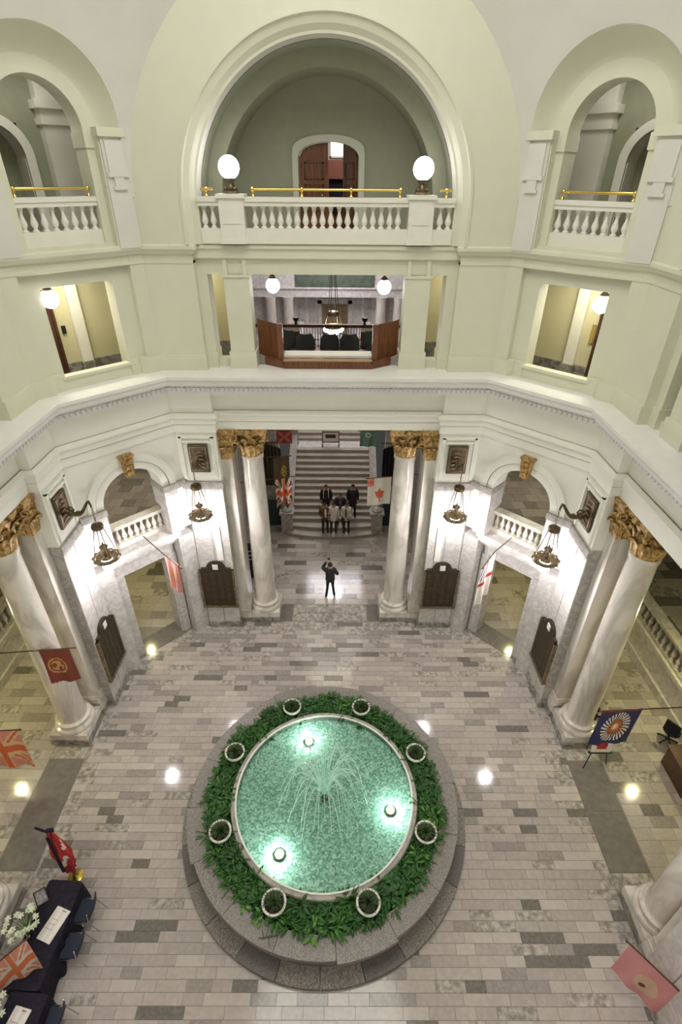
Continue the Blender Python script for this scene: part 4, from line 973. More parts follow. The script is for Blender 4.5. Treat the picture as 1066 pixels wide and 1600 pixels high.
b = MB(); b.lathe([(.09,.56),(.09,.62),(.05,.66),(.035,.86),(.045,.88),(.02,.91)],14); b.build('nozzle', BRONZE, ft, 50)
jets = MB(); drops = MB()
for k in range(40):
    a = 2*PI*k/40+.05; v = .7+.6*((k*7) % 5)/5; hz = .8+.9*((k*3) % 4)/4; pts = []
    for i in range(15):
        t_ = i/14; r_ = .05+v*t_; z = .90+4*hz*t_*(1-t_)-.06*t_; pts.append((r_*math.cos(a), r_*math.sin(a), z))
    jets.tube(pts, [.010-.005*i/14 for i in range(15)], 5)
    for i in range(120):
        t_ = R_.random()**.7; r_ = .05+v*t_; z = .90+4*hz*t_*(1-t_)+R_.gauss(0,.05); aa = a+R_.gauss(0,.06)
        if z < .85: z = .85
        q = .004+.006*R_.random(); x, y = r_*math.cos(aa), r_*math.sin(aa)
        drops.add([(x+q,y,z),(x,y+q,z),(x-q,y,z),(x,y-q,z),(x,y,z+q),(x,y,z-q)],[(0,1,4),(1,2,4),(2,3,4),(3,0,4),(1,0,5),(2,1,5),(3,2,5),(0,3,5)])
for i in range(700):
    r_ = .2+1.5*R_.random(); a = R_.random()*2*PI; q = .006+.007*R_.random(); x, y, z = r_*math.cos(a), r_*math.sin(a), .848
    drops.add([(x+q,y,z),(x,y+q,z),(x-q,y,z),(x,y-q,z),(x,y,z+q),(x,y,z-q)],[(0,1,4),(1,2,4),(2,3,4),(3,0,4),(1,0,5),(2,1,5),(3,2,5),(0,3,5)])
stuff(jets.build('water_jets', SPRAY, ft, 60)); stuff(drops.build('water_drops', SPRAY, ft))
for (x, y), l in (((-.48,1.57),'farthest, towards the stairs'),((1.66,-.30),'on the right side'),((-1.02,-1.32),'on the left, nearest the table')):
    o = thing('underwater_lamp', 'bright round lamp under fountain water, '+l, 'lamp', (x, y, .58)); b = MB(); b.lathe([(.13,-.03),(.13,.05),(.11,.06),(.09,.05)],16,cap=False); b.build('housing', BRONZE, o)
    b = MB(); b.lathe([(.10,.03),(.09,.045),(.001,.06)],16); b.build('lens', mat('lamp_lens', (.9,1,.93), emit=70.), o)
    lamp('pool_glow', 'POINT', (x, y, .76), 27, (.82,1,.9), .06)
# urns
up_ = MB(); up_.lathe([(.12,0),(.13,.03),(.09,.06),(.14,.14),(.2,.24),(.215,.29),(.24,.31),(.24,.34),(.2,.34),(.19,.29),(.001,.28)],24,cap=False)
for k in range(20): a = k*2*PI/20; up_.tube([(.13*math.cos(a),.13*math.sin(a),.12),(.215*math.cos(a),.215*math.sin(a),.27)],.012,5)
urn_me = up_.mesh('pot', WHITEP, 50)
b = MB(); b.lathe([(.19,.28),(.19,.30),(.001,.31)],16); so_me2 = b.mesh('pot_soil', SOIL)
def blade(b, a, tilt, L_, wd):
    pts = []
    for i in range(5):
        q = i/4; r_ = L_*q*math.sin(tilt)*(.6+.4*q); z = L_*q*math.cos(tilt)*(1-.3*q*q*math.sin(tilt)); pts.append((r_, z, wd*(1-q)**.7*(.6 if i == 0 else 1)))
    vs = []; d = Vector((math.cos(a), math.sin(a), 0)); s_ = Vector((-math.sin(a), math.cos(a), 0))
    for r_, z, w_ in pts: vs += [d*r_+s_*w_+Vector((0,0,z+.01)), d*r_-s_*w_+Vector((0,0,z+.01)), d*r_+Vector((0,0,z-.004))]
    f = []
    for i in range(4):
        o = i*3; f += [(o,o+2,o+5,o+3),(o+2,o+1,o+4,o+5),(o+1,o,o+3,o+4)]
    b.add(vs, f)
sp = MB()
for k in range(120): blade(sp, R_.random()*2*PI, .15+1.25*R_.random()**.7, .19+.12*R_.random(), .014)
sp.T = None; sp_me = sp.mesh('spiky_leaves', SPIKE)
clock = ['far side, right of centre','upper right','lower right','near side, right of centre','near side, left of centre','lower left','upper left','far side, left of centre']
for k in range(8):
    a = math.radians(67.5-45*k); t = thing('urn_planter', 'white ribbed urn with spiky plant on fountain ring, '+clock[k], 'planter', (2.62*math.cos(a), 2.62*math.sin(a), .66), R_.random()*6, 'urns around the fountain')
    t.scale = (1.1,)*3; ob('pot', urn_me, t); ob('pot_soil', so_me2, t); stuff(ob('spiky_leaves', sp_me, t, loc=(0,0,.3)))
def rosette(nl, L_, wd, m_):
    b = MB()
    for k in range(nl):
        a = R_.random()*2*PI; e = .12+.5*R_.random(); h0 = .02+.2*R_.random(); l_ = L_*(.7+.5*R_.random()); d = Vector((math.cos(a), math.sin(a), 0)); s_ = Vector((-math.sin(a), math.cos(a), 0)); st_ = d*(.03+.1*R_.random())+Vector((0,0,h0))
        vs = []
        for q, ww in ((0,.15),(.3,.9),(.65,1),(1,.05)):
            p = st_+d*(l_*q)+Vector((0,0,l_*(e*q-.8*q*q*e+.04))); vs += [p+s_*wd*ww+Vector((0,0,.012)), p, p-s_*wd*ww+Vector((0,0,.012))]
        b.add(vs, [(i*3+j,i*3+j+1,i*3+j+4,i*3+j+3) for i in range(3) for j in range(2)])
        b.tube([(0,0,0), tuple(st_)], .006, 3)
    return b.mesh('leafy_plant', m_)
RO = [rosette(54,.15,.019,LEAF[0]), rosette(54,.16,.017,LEAF[1]), rosette(44,.14,.028,LEAF[0]), rosette(54,.18,.012,LEAF[1]), rosette(44,.13,.024,LEAF[2])]
bedn = ['between the two far urns','upper right, past the far right urn','right side between two urns','lower right, before the near right urn','between the two near urns','lower left, before the near left urn','left side between two urns','upper left, before the far left urn']
for k in range(8):
    a0 = math.radians(67.5-45*k); a1 = a0+math.radians(45)
    t = thing('planting_bed', 'dense green leafy bed of fountain ring, '+bedn[k], 'plants', (2.63*math.cos((a0+a1)/2), 2.63*math.sin((a0+a1)/2), .6), 0, 'beds around the fountain'); loc = Vector(t.location)
    for i in range(11):
        for rr_ in (2.45, 2.64, 2.82):
            a = a0+(i+.5+R_.uniform(-.25,.25))*(a1-a0)/11; r_ = rr_+R_.uniform(-.05,.05)
            if min(abs(a-a0), abs(a1-a))*2.6 < .2 and abs(r_-2.62) < .16: continue
            o = ob('leafy_plant', R_.choice(RO[:4] if R_.random() > .12 else RO[4:]), t, loc=Vector((r_*math.cos(a), r_*math.sin(a), .6))-loc, rz=R_.random()*6); o.scale = (R_.uniform(.85,1.25),)*3
o = thing('bare_twig', 'small bare twig lying on fountain coping near lower left urn', 'twig', (-1.12,-2.95,.765)); b = MB(); b.tube([(-.15,-.02,.02),(.05,0,.05),(.22,.03,.02)],.012,5); b.build('stem', SPIKE, o)
b = MB(); b.tube([(.0,0,.04),(.03,.2,.03)],.008,5); b.tube([(.05,0,.04),(.08,-.18,.03)],.008,5); b.tube([(-.05,0,.03),(-.1,.12,.02)],.008,5); b.build('branch', SPIKE, o)

# ------------------------------------------------------------------ flags and banners
def img_union(x, y):       # union pattern, x,y in 0..1 -> palette index 0 field,1 white,2 red
    u, v = abs(x-.5)*2, abs(y-.5)*2
    if u < .12 or v < .2: return 2
    if u < .20 or v < .33: return 1
    d = abs((y-.5)-(x-.5)) if (x-.5)*(y-.5) > 0 else abs((y-.5)+(x-.5))
    return 2 if d < .035 else 1 if d < .10 else 0
def leafshape(x, y):      # rough maple leaf, centred, about +-1
    if y < -.55: return abs(x) < .06 and y > -1.
    a = math.atan2(x, y+.15); r = math.hypot(x, y+.15)
    return r < .62+.30*abs(math.cos(2.5*a))*(1 if abs(a) < 2.3 else .3)-.22*abs(math.sin(5.5*a))
FL = {}
def flag(name, lbl, cat, A, B, drop, pattern, pal, wave=.05, folds=3, nx=44, ny=34, pole=None, shear=(0,0), fringe=0, grp=None, gather=0.):
    """cloth hung from top edge A-B; A=(x,y,z) hoist at left of the cloth as seen from the room"""
    A, B = Vector(A), Vector(B); t = thing(name, lbl, cat, tuple((A+B)/2), 0, grp); O = (A+B)/2
    ex = (B-A); n = Vector((ex.y, -ex.x, 0)).normalized(); b = MB(); vs = []
    for j in range(ny+1):
        for i in range(nx+1):
            q, r_ = i/nx, j/ny; qq = .5+(q-.5)*(1-gather*r_)
            p = A+ex*qq+Vector((shear[0]*r_, shear[1]*r_, -drop*r_))-O
            p += n*(wave*(.25+.75*r_)*math.sin(folds*2*PI*q+1.5*r_+len(lbl)))
            if fringe and j == ny: p.z -= fringe*R_.random()
            vs.append(p)
    nv = len(vs); vs += [p-n*.012 for p in vs]; w_ = nx+1; b.v = [tuple(p) for p in vs]
    for j in range(ny):
        for i in range(nx):
            k = j*w_+i; c = pattern((i+.5)/nx, 1-(j+.5)/ny); b.f += [(k,k+1,k+w_+1,k+w_), (nv+k,nv+k+w_,nv+k+w_+1,nv+k+1)]; b.mi += [c, c]
    for i in range(nx): b.f += [(i,nv+i,nv+i+1,i+1), (ny*w_+i,ny*w_+i+1,nv+ny*w_+i+1,nv+ny*w_+i)]; b.mi += [0, 0]
    for j in range(ny): k = j*w_; b.f += [(k,k+w_,nv+k+w_,nv+k), (k+nx,nv+k+nx,nv+k+w_+nx,k+w_+nx)]; b.mi += [0, 0]
    me = bpy.data.meshes.new('cloth'); me.from_pydata(b.v, [], b.f)
    for c in pal: me.materials.append(c)
    me.polygons.foreach_set('material_index', b.mi); me.polygons.foreach_set('use_smooth', [True]*len(b.f)); me.set_sharp_from_angle(angle=1.0); me.update(); ob('cloth', me, t)
    if pole:
        b = MB(); P_ = [Vector(p)-O for p in pole]; b.tube(P_, .016, 8); b.build('pole', BRONZE if len(pole) > 2 else WOOD_D, t); b = MB(); b.ball(tuple(P_[-1]), .03, 8, 6); b.build('finial', BRONZE, t)
    return t
RED, RUST, ORNG = col('flag_red', (.42,.03,.03)), col('flag_rust', (.20,.045,.03)), col('flag_orange_red', (.60,.12,.05))
FWH, FBL, FNV, PNK = col('flag_white', (.72,.66,.58)), col('flag_blue', (.06,.06,.14)), col('flag_navy', (.025,.025,.085)), col('flag_pink', (.72,.32,.32))
FAD, OCH, TEA, DGY, PNK2 = col('flag_faded_rose', (.62,.24,.20)), col('flag_ochre', (.50,.30,.09)), col('flag_teal', (.10,.16,.13)), col('flag_dull_brown', (.09,.065,.035)), col('flag_salmon', (.72,.30,.20))
def emblem(x, y): a = math.hypot((x-.5)*1.5, (y-.5)*1.7); return 1 if (a < .42 and abs(a-.38) < .035) or (a < .26 and math.sin(23*x+3*y)*math.sin(19*y-5*x) > -.15 and abs(x-.55) < .22) else 0
flag('hanging_flag', 'dark red-brown worn flag with ochre crest hanging in front of left column', 'flag', (-7.44,2.03,3.72), (-6.56,2.07,3.79), 1.2, emblem, [RUST, OCH], .03, 2, pole=[(-10.4,1.9,3.55),(-6.4,2.08,3.80)], fringe=.05)
flag('hanging_flag', 'faded orange and red union-patterned flag hanging at left edge above the grey floor band', 'flag', (-8.9,.71,2.26), (-7.68,.75,2.3), 1.5, img_union, [FAD, col('flag_cream',(.66,.45,.27)), ORNG], .04, 2, pole=[(-11,.63,2.2),(-7.6,.755,2.31)], fringe=.06)
def wreath(x, y):
    dx, dy = (x-.5)*1.25, (y-.5)*1.0; r = math.hypot(dx, dy); a = math.atan2(dy, dx)
    if y > .955: return 3
    if r < .10: return 2 if math.sin(9*a) > -.2 or r < .05 else 1
    if r < .20: return 1 if math.sin(14*a+r*30) > -.55 else 4
    if r < .235: return 4 if math.sin(18*a) < .3 else 1
    if r < .43: return 2 if math.sin(26*a+(r-.3)*18) > 0.05 else 0
    return 0
flag('hanging_flag', 'navy blue flag with white leafy wreath around orange badge, hanging above easel', 'flag', (6.84,.88,2.96), (7.83,.92,3.03), 1.38, wreath, [FNV, col('flag_burnt_orange',(.55,.17,.04)), FWH, RED, col('flag_black',(.02,.015,.02))], .025, 2, 60, 52, pole=[(10.4,1.03,3.06),(6.78,.88,2.97)])
def oval(x, y): return 1 if ((x-.55)/.22)**2+((y-.42)/.26)**2 < 1 and not ((x-.5)**2+(y-.35)**2 < .004) else 2 if (x-.5)**2+(y-.35)**2 < .004 else 0
flag('hanging_flag', 'long pink flag with pale oval badge hanging at lower right corner', 'flag', (5.74,-3.47,2.13), (6.7,-3.98,1.35), 1.27, oval, [PNK, col('flag_buff',(.72,.52,.36)), RUST], .03, 2, pole=[(7.6,-4.46,.7),(5.68,-3.44,2.18)])
flag('hanging_flag', 'pale orange union-patterned flag hanging over the black table at lower left', 'flag', (-6.1,-3.76,1.61), (-5.4,-3.43,2.13), 1.42, img_union, [PNK2, FWH, col('flag_coral',(.74,.20,.07))], .03, 2, pole=[(-7.4,-4.37,.75),(-5.34,-3.40,2.17)], shear=(-.1,0))
flag('hanging_flag', 'narrow red, white and dark union-patterned flag hanging left of the staircase', 'flag', (-1.95,8.95,4.86), (-1.38,9.01,4.96), 1.2, img_union, [DGY, FWH, ORNG], .15, 2.5, pole=[(-3.6,8.9,4.7),(-1.3,9.02,4.97)])
def ensign(x, y):
    if x < .28 and y > .72: return 2 if (abs(x-.14) < .03 or abs(y-.86) < .03 or abs((x-.14)-(y-.86)) < .02 or abs((x-.14)+(y-.86)) < .02) else 1
    return 2 if leafshape((x-.52)/.25, (y-.42)/.30) else 0
flag('hanging_flag', 'white flag with red maple leaf and small red corner cross hanging right of the staircase', 'flag', (1.35,8.97,4.92), (2.19,9.02,5.0), 1.14, ensign, [FWH, PNK, ORNG], .02, 2, pole=[(3.6,9.1,5.1),(1.3,8.97,4.92)])
flag('hanging_flag', 'pale red flag with gold crest drooping from pole over left balcony doorway', 'flag', (-4.56,4.33,5.08), (-4.11,4.14,4.79), 1.1, lambda x, y: 1 if abs(x-.55) < .16 and .35 < y < .75 and math.sin(30*x)*math.sin(22*y) > -.2 else 2 if x > .9 else 0, [col('flag_rose',(.74,.34,.31)), OCH, RUST], .06, 2, pole=[W(TNW,-.02,7.8,4.85),(-4.6,4.36,5.11),(-4.05,4.12,4.76)], gather=.25)
flag('hanging_flag', 'white flag with thin red cross and dark corner drooping from pole over right balcony doorway', 'flag', (4.68,4.37,5.2), (4.30,4.10,4.80), 1.5, lambda x, y: 1 if abs(x-.5) < .08 or abs(y-.55) < .045 else 2 if (x > .55 and y > .62 and math.sin(40*x+25*y) > .2) else 0, [col('flag_bright_white',(.8,.76,.7)), RED, FBL], .06, 1.5, pole=[W(TNE,.0,7.8,4.85),(4.68,4.38,5.2),(4.33,4.12,4.82)], gather=.15)
flag('hanging_flag', 'dark red flag with dull cross high on the left beyond the beam', 'flag', (-2.22,12.18,5.3), (-1.6,12.18,5.3), .56, lambda x, y: 1 if abs(x-y) < .1 or abs(x+y-1) < .1 else 0, [col('flag_maroon',(.22,.03,.03)), col('flag_dull_red',(.34,.10,.07))], .03, 2, 24, 20, pole=[(-3.5,12.18,5.32),(-1.55,12.18,5.32)])
flag('hanging_flag', 'grey-green flag with pale ring high on the right beyond the beam', 'flag', (1.16,12.18,5.3), (1.91,12.18,5.3), .68, lambda x, y: 1 if abs(math.hypot(x-.45,y-.75)-.12) < .04 else 0, [TEA, col('flag_sage',(.3,.36,.3))], .04, 2, 24, 20, pole=[(3.5,12.18,5.32),(1.1,12.18,5.32)])
flag('hanging_banner', 'brown banner with yellow flower spray hanging left of the stair, behind union flag', 'banner', (-2.25,10.8,4.75), (-1.62,10.85,4.85), 1.1, lambda x, y: 1 if math.hypot((x-.65)*1.4,(y-.42)) < .24 and math.sin(30*x)*math.sin(33*y) > -.35 else 0, [DGY, col('flag_yellow',(.40,.27,.03))], .02, 2, 30, 30, pole=[(-3.5,10.8,4.72),(-1.55,10.85,4.86)])

# ------------------------------------------------------------------ book tables at the lower left
def table(lbl, cx, cy, rz, L_, cap_lbl):
    t = thing('folding_table', lbl, 'table', (cx, cy, 0), rz); b = MB(); b.box(-.36,.36,-L_/2,L_/2,.70,.735); b.build('table_top', WOOD_D, t)
    for x in (-.3,.3):
        for y in (-L_/2+.15, L_/2-.15): b = MB(); b.tube([(x,y,0),(x,y,.7)],.016,8); b.build('leg', DARKG, t)
    c = thing('tablecloth', cap_lbl, 'tablecloth', (cx, cy, .737), rz); b = MB(); n = 96; top = []; bot = []
    per = []
    for k in range(n):
        a = 2*PI*k/n; ca, sa = math.cos(a), math.sin(a); q = 1/max(abs(ca)/.375, abs(sa)/(L_/2+.015)); per.append((ca*q, sa*q, a))
    vs = [(x,y,.012) for x,y,a in per]+[(x*1.0+.035*math.cos(a)*(1+.8*math.sin(14*a)), y+.035*math.sin(a)*(1+.8*math.sin(14*a)), -.35) for x,y,a in per]+[(x+.07*math.cos(a)*(1+1.0*math.sin(14*a)), y+.07*math.sin(a)*(1+1.0*math.sin(14*a)), -.72) for x,y,a in per]+[(x*.985,y*.985,.0) for x,y,a in per]+[(x*.985+.035*math.cos(a)*(1+.8*math.sin(14*a)), y*.985+.03*math.sin(a), -.72) for x,y,a in per]
    b.add(vs, [tuple(range(n)), tuple(range(3*n,4*n))[::-1]]+[f for k in range(n) for f in ((k,n+k,n+(k+1)%n,(k+1)%n),(n+k,2*n+k,2*n+(k+1)%n,n+(k+1)%n),(3*n+k,3*n+(k+1)%n,4*n+(k+1)%n,4*n+k),(2*n+k,4*n+k,4*n+(k+1)%n,2*n+(k+1)%n))])
    b.build('cloth', BLACK, c, 50)
table('folding table hidden under the upper black cloth at lower left', -5.74, -2.85, -.04, 1.84, 'black cloth on the upper table by the furled red flag')
table('folding table hidden under the lower black cloth at lower left corner', -5.62, -4.75, -.06, 1.84, 'black cloth on the lower table under the orange flag')
def chair(lbl, x, y, rz):
    t = thing('side_chair', lbl, 'chair', (x, y, 0), rz); b = MB()
    b.add([(-.22,-.22,.43),(.22,-.22,.43),(.2,.2,.41),(-.2,.2,.41),(-.22,-.22,.47),(.22,-.22,.47),(.2,.2,.45),(-.2,.2,.45)],[(0,3,2,1),(4,5,6,7),(0,1,5,4),(1,2,6,5),(2,3,7,6),(3,0,4,7)]); b.build('seat', NAVY, t)
    b = MB(); vs = []
    for z, y_ in ((.55,.21),(.68,.235),(.82,.27)):
        for q in (-1,-.5,0,.5,1): vs.append((q*.21, y_+.03*(1-q*q), z))
    b.add(vs+[(x_,y_+.03,z_) for x_,y_,z_ in vs], [f for j in range(2) for i in range(4) for f in ((j*5+i,j*5+i+1,j*5+i+6,j*5+i+5),(15+j*5+i,15+j*5+i+5,15+j*5+i+6,15+j*5+i+1))]+[(10+i,11+i,26+i,25+i) for i in range(4)]+[(i,15+i,16+i,i+1) for i in range(4)]+[(0,5,20,15),(5,10,25,20),(4,19,24,9),(9,24,29,14)])
    b.build('backrest', NAVY, t, 50)
    for sx in (-1,1):
        b = MB(); b.tube([(sx*.23,-.24,0),(sx*.23,-.2,.42),(sx*.23,.1,.43)],.011,6); b.build('front_leg', CHROME, t); b = MB(); b.tube([(sx*.22,.34,0),(sx*.22,.2,.42),(sx*.22,.27,.84)],.011,6); b.build('rear_leg', CHROME, t)
for (x, y, rz), l in zip(((-5.22,-2.38,-PI/2),(-5.22,-3.0,-PI/2),(-5.12,-4.15,-PI/2-.05),(-5.1,-4.75,-PI/2)), ('nearest the furled flag','second from the furled flag','beside the lower table, third along','last, at the bottom corner')):
    chair('dark navy chair with thin steel legs at black table, '+l, x, y, rz)
def book(lbl, x, y, rz):
    t = thing('open_book', lbl, 'book', (x, y, .75), rz); b = MB()
    for s in (-1,1):
        pts = [(s*.165*i/6, .012+.02*math.sin(min(1,i/6*1.2)*PI)*.8) for i in range(7)]; b.add([(px,-.3,0.004) for px,z in pts]+[(px,-.3,z+.004) for px,z in pts]+[(px,.3,.004) for px,z in pts]+[(px,.3,z+.004) for px,z in pts],
            [f for i in range(6) for f in ((i,i+1,8+i,7+i),(7+i,8+i,22+i,21+i),(14+i,21+i,22+i,15+i))]+[(6,13,27,20)])
    b.build('pages', PAPER, t); b = MB(); b.box(-.175,.175,-.305,.305,0,.006); b.build('cover', NAVY, t)
    b = MB()
    for k in range(3): b.box(-.13+.02*k,.05,-.1+.09*k,-.095+.09*k,.033,.037)
    b.box(.0,.1,.25,.262,.034,.042); b.build('writing', INK, t)
book('white open guest book on the upper black table', -5.6, -2.74, -.32); book('white open guest book on the lower black table, cut by frame edge', -5.62, -4.33, -.2)
t = thing('picture_frame', 'small silvery framed picture on a stand at back of upper black table', 'frame', (-6.0,-2.36,.75), .6); b = MB(); b.box(-.1,.1,-.01,.012,.02,.28); b.build('photo', mat('silver_photo', (.4,.38,.4),(.16,.15,.16),14,.3), t); b = MB()
for x0,x1,z0,z1 in ((-.12,-.1,0,.3),(.1,.12,0,.3),(-.12,.12,.28,.3),(-.12,.12,0,.02)): b.box(x0,x1,-.015,.015,z0,z1)
b.build('frame', DARKG, t); b = MB(); b.box(-.02,.02,.012,.1,0,.01); b.tube([(0,.012,.2),(0,.1,.005)],.006,5); b.build('strut', DARKG, t); t.rotation_euler = (-.75,0,.6)
t = thing('candle', 'short white candle standing by the lilies on upper black table', 'candle', (-6.02,-2.62,.75)); b = MB(); b.lathe([(.03,0),(.03,.16),(.025,.165),(.004,.16)],14); b.build('wax', PAPER, t); b = MB(); b.tube([(0,0,.16),(.004,0,.18)],.003,5); b.build('wick', INK, t)
def bouquet(lbl, x, y, n, seed):
    r_ = random.Random(seed); t = thing('flower_bouquet', lbl, 'flowers', (x, y, .75)); b = MB(); b.lathe([(.05,0),(.07,.05),(.08,.14),(.06,.22),(.075,.26),(.06,.26),(.05,.22)],18); b.build('vase', mat('dark_glass', (.03,.04,.03), None, rough=.1), t, 50)
    st_ = MB(); lv = MB()
    for k in range(n):
        a = r_.random()*2*PI; q = .06+.24*math.sqrt(r_.random()); h = .42+.22*r_.random(); p = (q*math.cos(a), q*math.sin(a), h); st_.tube([(0,0,.2),(p[0]*.5,p[1]*.5,.2+(h-.2)*.6),p],.005,4)
        f = MB(); 
        for i in range(6):
            a2 = i*PI/3; d = Vector((math.cos(a2), math.sin(a2), 0)); s_ = Vector((-d.y, d.x, 0)); vs = []
            for qq, ww, zz in ((.005,.006,0),(.025,.018,.03),(.05,.016,.04),(.07,.002,.03)): vs += [d*qq+s_*ww+Vector((0,0,zz)), d*qq+Vector((0,0,zz-.006)), d*qq-s_*ww+Vector((0,0,zz))]
            f.add(vs, [(i_*3+j,i_*3+j+1,i_*3+j+4,i_*3+j+3) for i_ in range(3) for j in range(2)])
        f.build('bloom', mat('lily_white', (.62,.66,.50)), t, loc=p)
    for k in range(n): 
        lv.T = Matrix.Translation((0,0,.25)); blade(lv, r_.random()*2*PI, .5+.7*r_.random(), .22+.2*r_.random(), .022)
    st_.build('stems', LEAF[0], t); stuff(lv.build('leaves', mat('bouquet_leaf', (.12,.2,.07), (.3,.36,.2), 8), t))
bouquet('bouquet of white lilies at the back of upper black table', -6.02, -2.9, 20, 3); bouquet('bouquet of white flowers on lower black table, mostly under the orange flag', -5.98, -4.2, 12, 5)
# furled flag on a floor stand
t = thing('flag_on_stand', 'furled red and white flag with black ribbon on a floor stand beside black table', 'flag', (-5.85,-1.55,0)); b = MB(); b.lathe([(.17,0),(.17,.03),(.1,.06),(.05,.1),(.03,.2),(.02,.2)],20); b.build('stand', mat('yellow_brass', (.55,.42,.08), None, rough=.25, metal=.9), t, 50)
b = MB(); b.tube([(0,0,.1),(0,0,2.22)],.016,8); b.build('pole', WOOD_D, t); b = MB(); vs = []; n = 28; mi = []
for j in range(17):
    z = 2.05-1.65*j/16; R0 = .045+.115*min(1,(j/9))**.9*(1-.45*max(0,(j-10)/6))
    for i in range(n): a = 2*PI*i/n; rr = R0*(1+.45*math.sin(5*a+.3*j)); vs.append((rr*math.cos(a), rr*.75*math.sin(a), z+.08*math.sin(2*a)))
b.v = vs
for j in range(16):
    for i in range(n): b.f.append((j*n+i,j*n+(i+1)%n,(j+1)*n+(i+1)%n,(j+1)*n+i)); b.mi.append(1 if (i+j) % 14 in (3,4,5) and j % 6 > 1 else 0)
b.build('cloth', [RED, FWH], t, 60)
b = MB()
for dx, dy in ((.0,.0),(.02,-.02)): b.add([(-.03+dx,-.12,2.1),(.03+dx,-.12,2.1),(.04+dx,-.2,.75),(-.03+dx,-.2,.7),(-.03+dx,-.11,2.1),(.03+dx,-.11,2.1),(.04+dx,-.19,.75),(-.03+dx,-.19,.7)],[(0,1,2,3),(4,7,6,5),(0,4,5,1),(1,5,6,2),(2,6,7,3),(3,7,4,0)])
b.build('ribbon', BLACK, t); b = MB()
for s, q in ((-1,.2),(1,.16)): b.add([(0,-.06,2.2),(s*q*.6,-.12,2.2+q*1.3),(s*q,-.08,2.2+q),(s*q*.7,-.02,2.14),(0,-.02,2.2),(s*q*.6,-.07,2.2+q*1.3),(s*q,-.03,2.2+q),(s*q*.7,.02,2.14)],[(0,1,2,3),(7,6,5,4),(0,4,5,1),(1,5,6,2),(2,6,7,3),(3,7,4,0)])
b.ball((0,-.03,2.22),.045,8,6); b.build('bow', BLACK, t)

# ------------------------------------------------------------------ right wing furniture
t = thing('easel', 'black tripod easel holding white sign below the navy flag', 'easel', (7.55,1.4,0))
for p0 in ((-.3,-.2),(.4,-.08),(.02,.4)): b = MB(); b.tube([(p0[0],p0[1],0),(p0[0]*.12+.02,p0[1]*.12+.05,1.55)],.017,6); b.build('leg', DARKG, t)
b = MB(); b.box(-.3,.36,-.16,-.1,.62,.65); b.build('ledge', DARKG, t)
t = thing('sign_board', 'white sign board with red picture resting on the black easel', 'sign', (7.58,1.27,.66)); b = MB(); b.box(-.27,.27,-.01,.01,0,.72); b.build('board', PAPER, t); b = MB()
for x0,x1,z0,z1 in ((-.14,.14,.12,.16),(-.12,.12,.16,.34),(-.16,-.08,.22,.4),(.06,.15,.2,.38),(-.04,.04,.34,.46)): b.box(x0,x1,-.016,-.009,z0,z1)
b.build('red_print', RED, t); b = MB(); b.box(-.22,.22,-.015,-.009,.52,.55); b.box(-.16,.16,-.015,-.009,.58,.60); b.build('print_lines', INK, t); t.rotation_euler.x = -.18
t = thing('brochure_rack', 'dark shelf rack half hidden behind the right column', 'rack', (7.98,2.35,0)); b = MB(); b.box(-.2,-.17,-.15,.15,0,.95); b.box(.17,.2,-.15,.15,0,.95); b.box(-.2,.2,.13,.15,0,.95); b.build('frame', DARKG, t)
for z in (.2,.45,.7,.93): b = MB(); b.box(-.17,.17,-.15,.13,z,z+.02); b.build('shelf', DARKG, t); b = MB(); b.box(-.15,.15,-.14,-.05,z+.02,z+.05); b.build('leaflets', PAPER, t)
t = thing('table_lamp', 'small white shaded lamp standing on dark rack by right column', 'lamp', (8.0,2.33,.98)); b = MB(); b.lathe([(.07,0),(.07,.02),(.015,.04),(.015,.14)],12); b.build('base', BRASS, t); b = MB(); b.lathe([(.11,.13),(.07,.38),(.065,.38),(.105,.13)],18,cap=False); b.build('shade', PAPER, t)
t = thing('reception_desk', 'dark wooden desk corner at the right edge of the wing', 'desk', (10.0,1.1,0)); b = MB(); b.box(-.5,.5,-.8,.35,.7,.75); b.build('desk_top', WOOD_D, t); b = MB(); b.box(-.46,-.42,-.75,.3,0,.7); b.box(.42,.46,-.75,.3,0,.7); b.box(-.42,.42,.26,.3,.1,.7); b.build('panel', WOOD_D, t)
t = thing('swivel_chair', 'black swivel chair beside the dark wing wall', 'chair', (10.05,2.05,0), 2.2); b = MB(); b.lathe([(.2,.44),(.23,.46),(.23,.5),(.2,.52)],16); b.build('seat', BLACK, t); b = MB(); b.box(-.2,.2,.2,.25,.6,1.0); b.box(-.03,.03,.2,.23,.46,.6); b.build('backrest', BLACK, t)
b = MB(); b.lathe([(.025,.08),(.025,.44)],8)
for k in range(5): a = k*2*PI/5; b.tube([(0,0,.12),(.26*math.cos(a),.26*math.sin(a),.06)],.02,6); b.ball((.26*math.cos(a),.26*math.sin(a),.03),.03,8,6)
b.build('pedestal', DARKG, t)
t = thing('stanchion_rack', 'dark metal rack with pale bars behind left entrance column', 'rack', (-3.2,9.55,0)); b = MB(); b.box(-.2,.2,-.18,.18,.0,.9); b.build('case', BLACK, t)
for z in (.95,1.15,1.35): b = MB(); b.box(-.2,.2,-.18,.18,z-.03,z); b.build('shelf', PAPER, t); b = MB(); b.box(-.18,.18,-.16,.16,z,z+.15); b.build('black_box', BLACK, t)

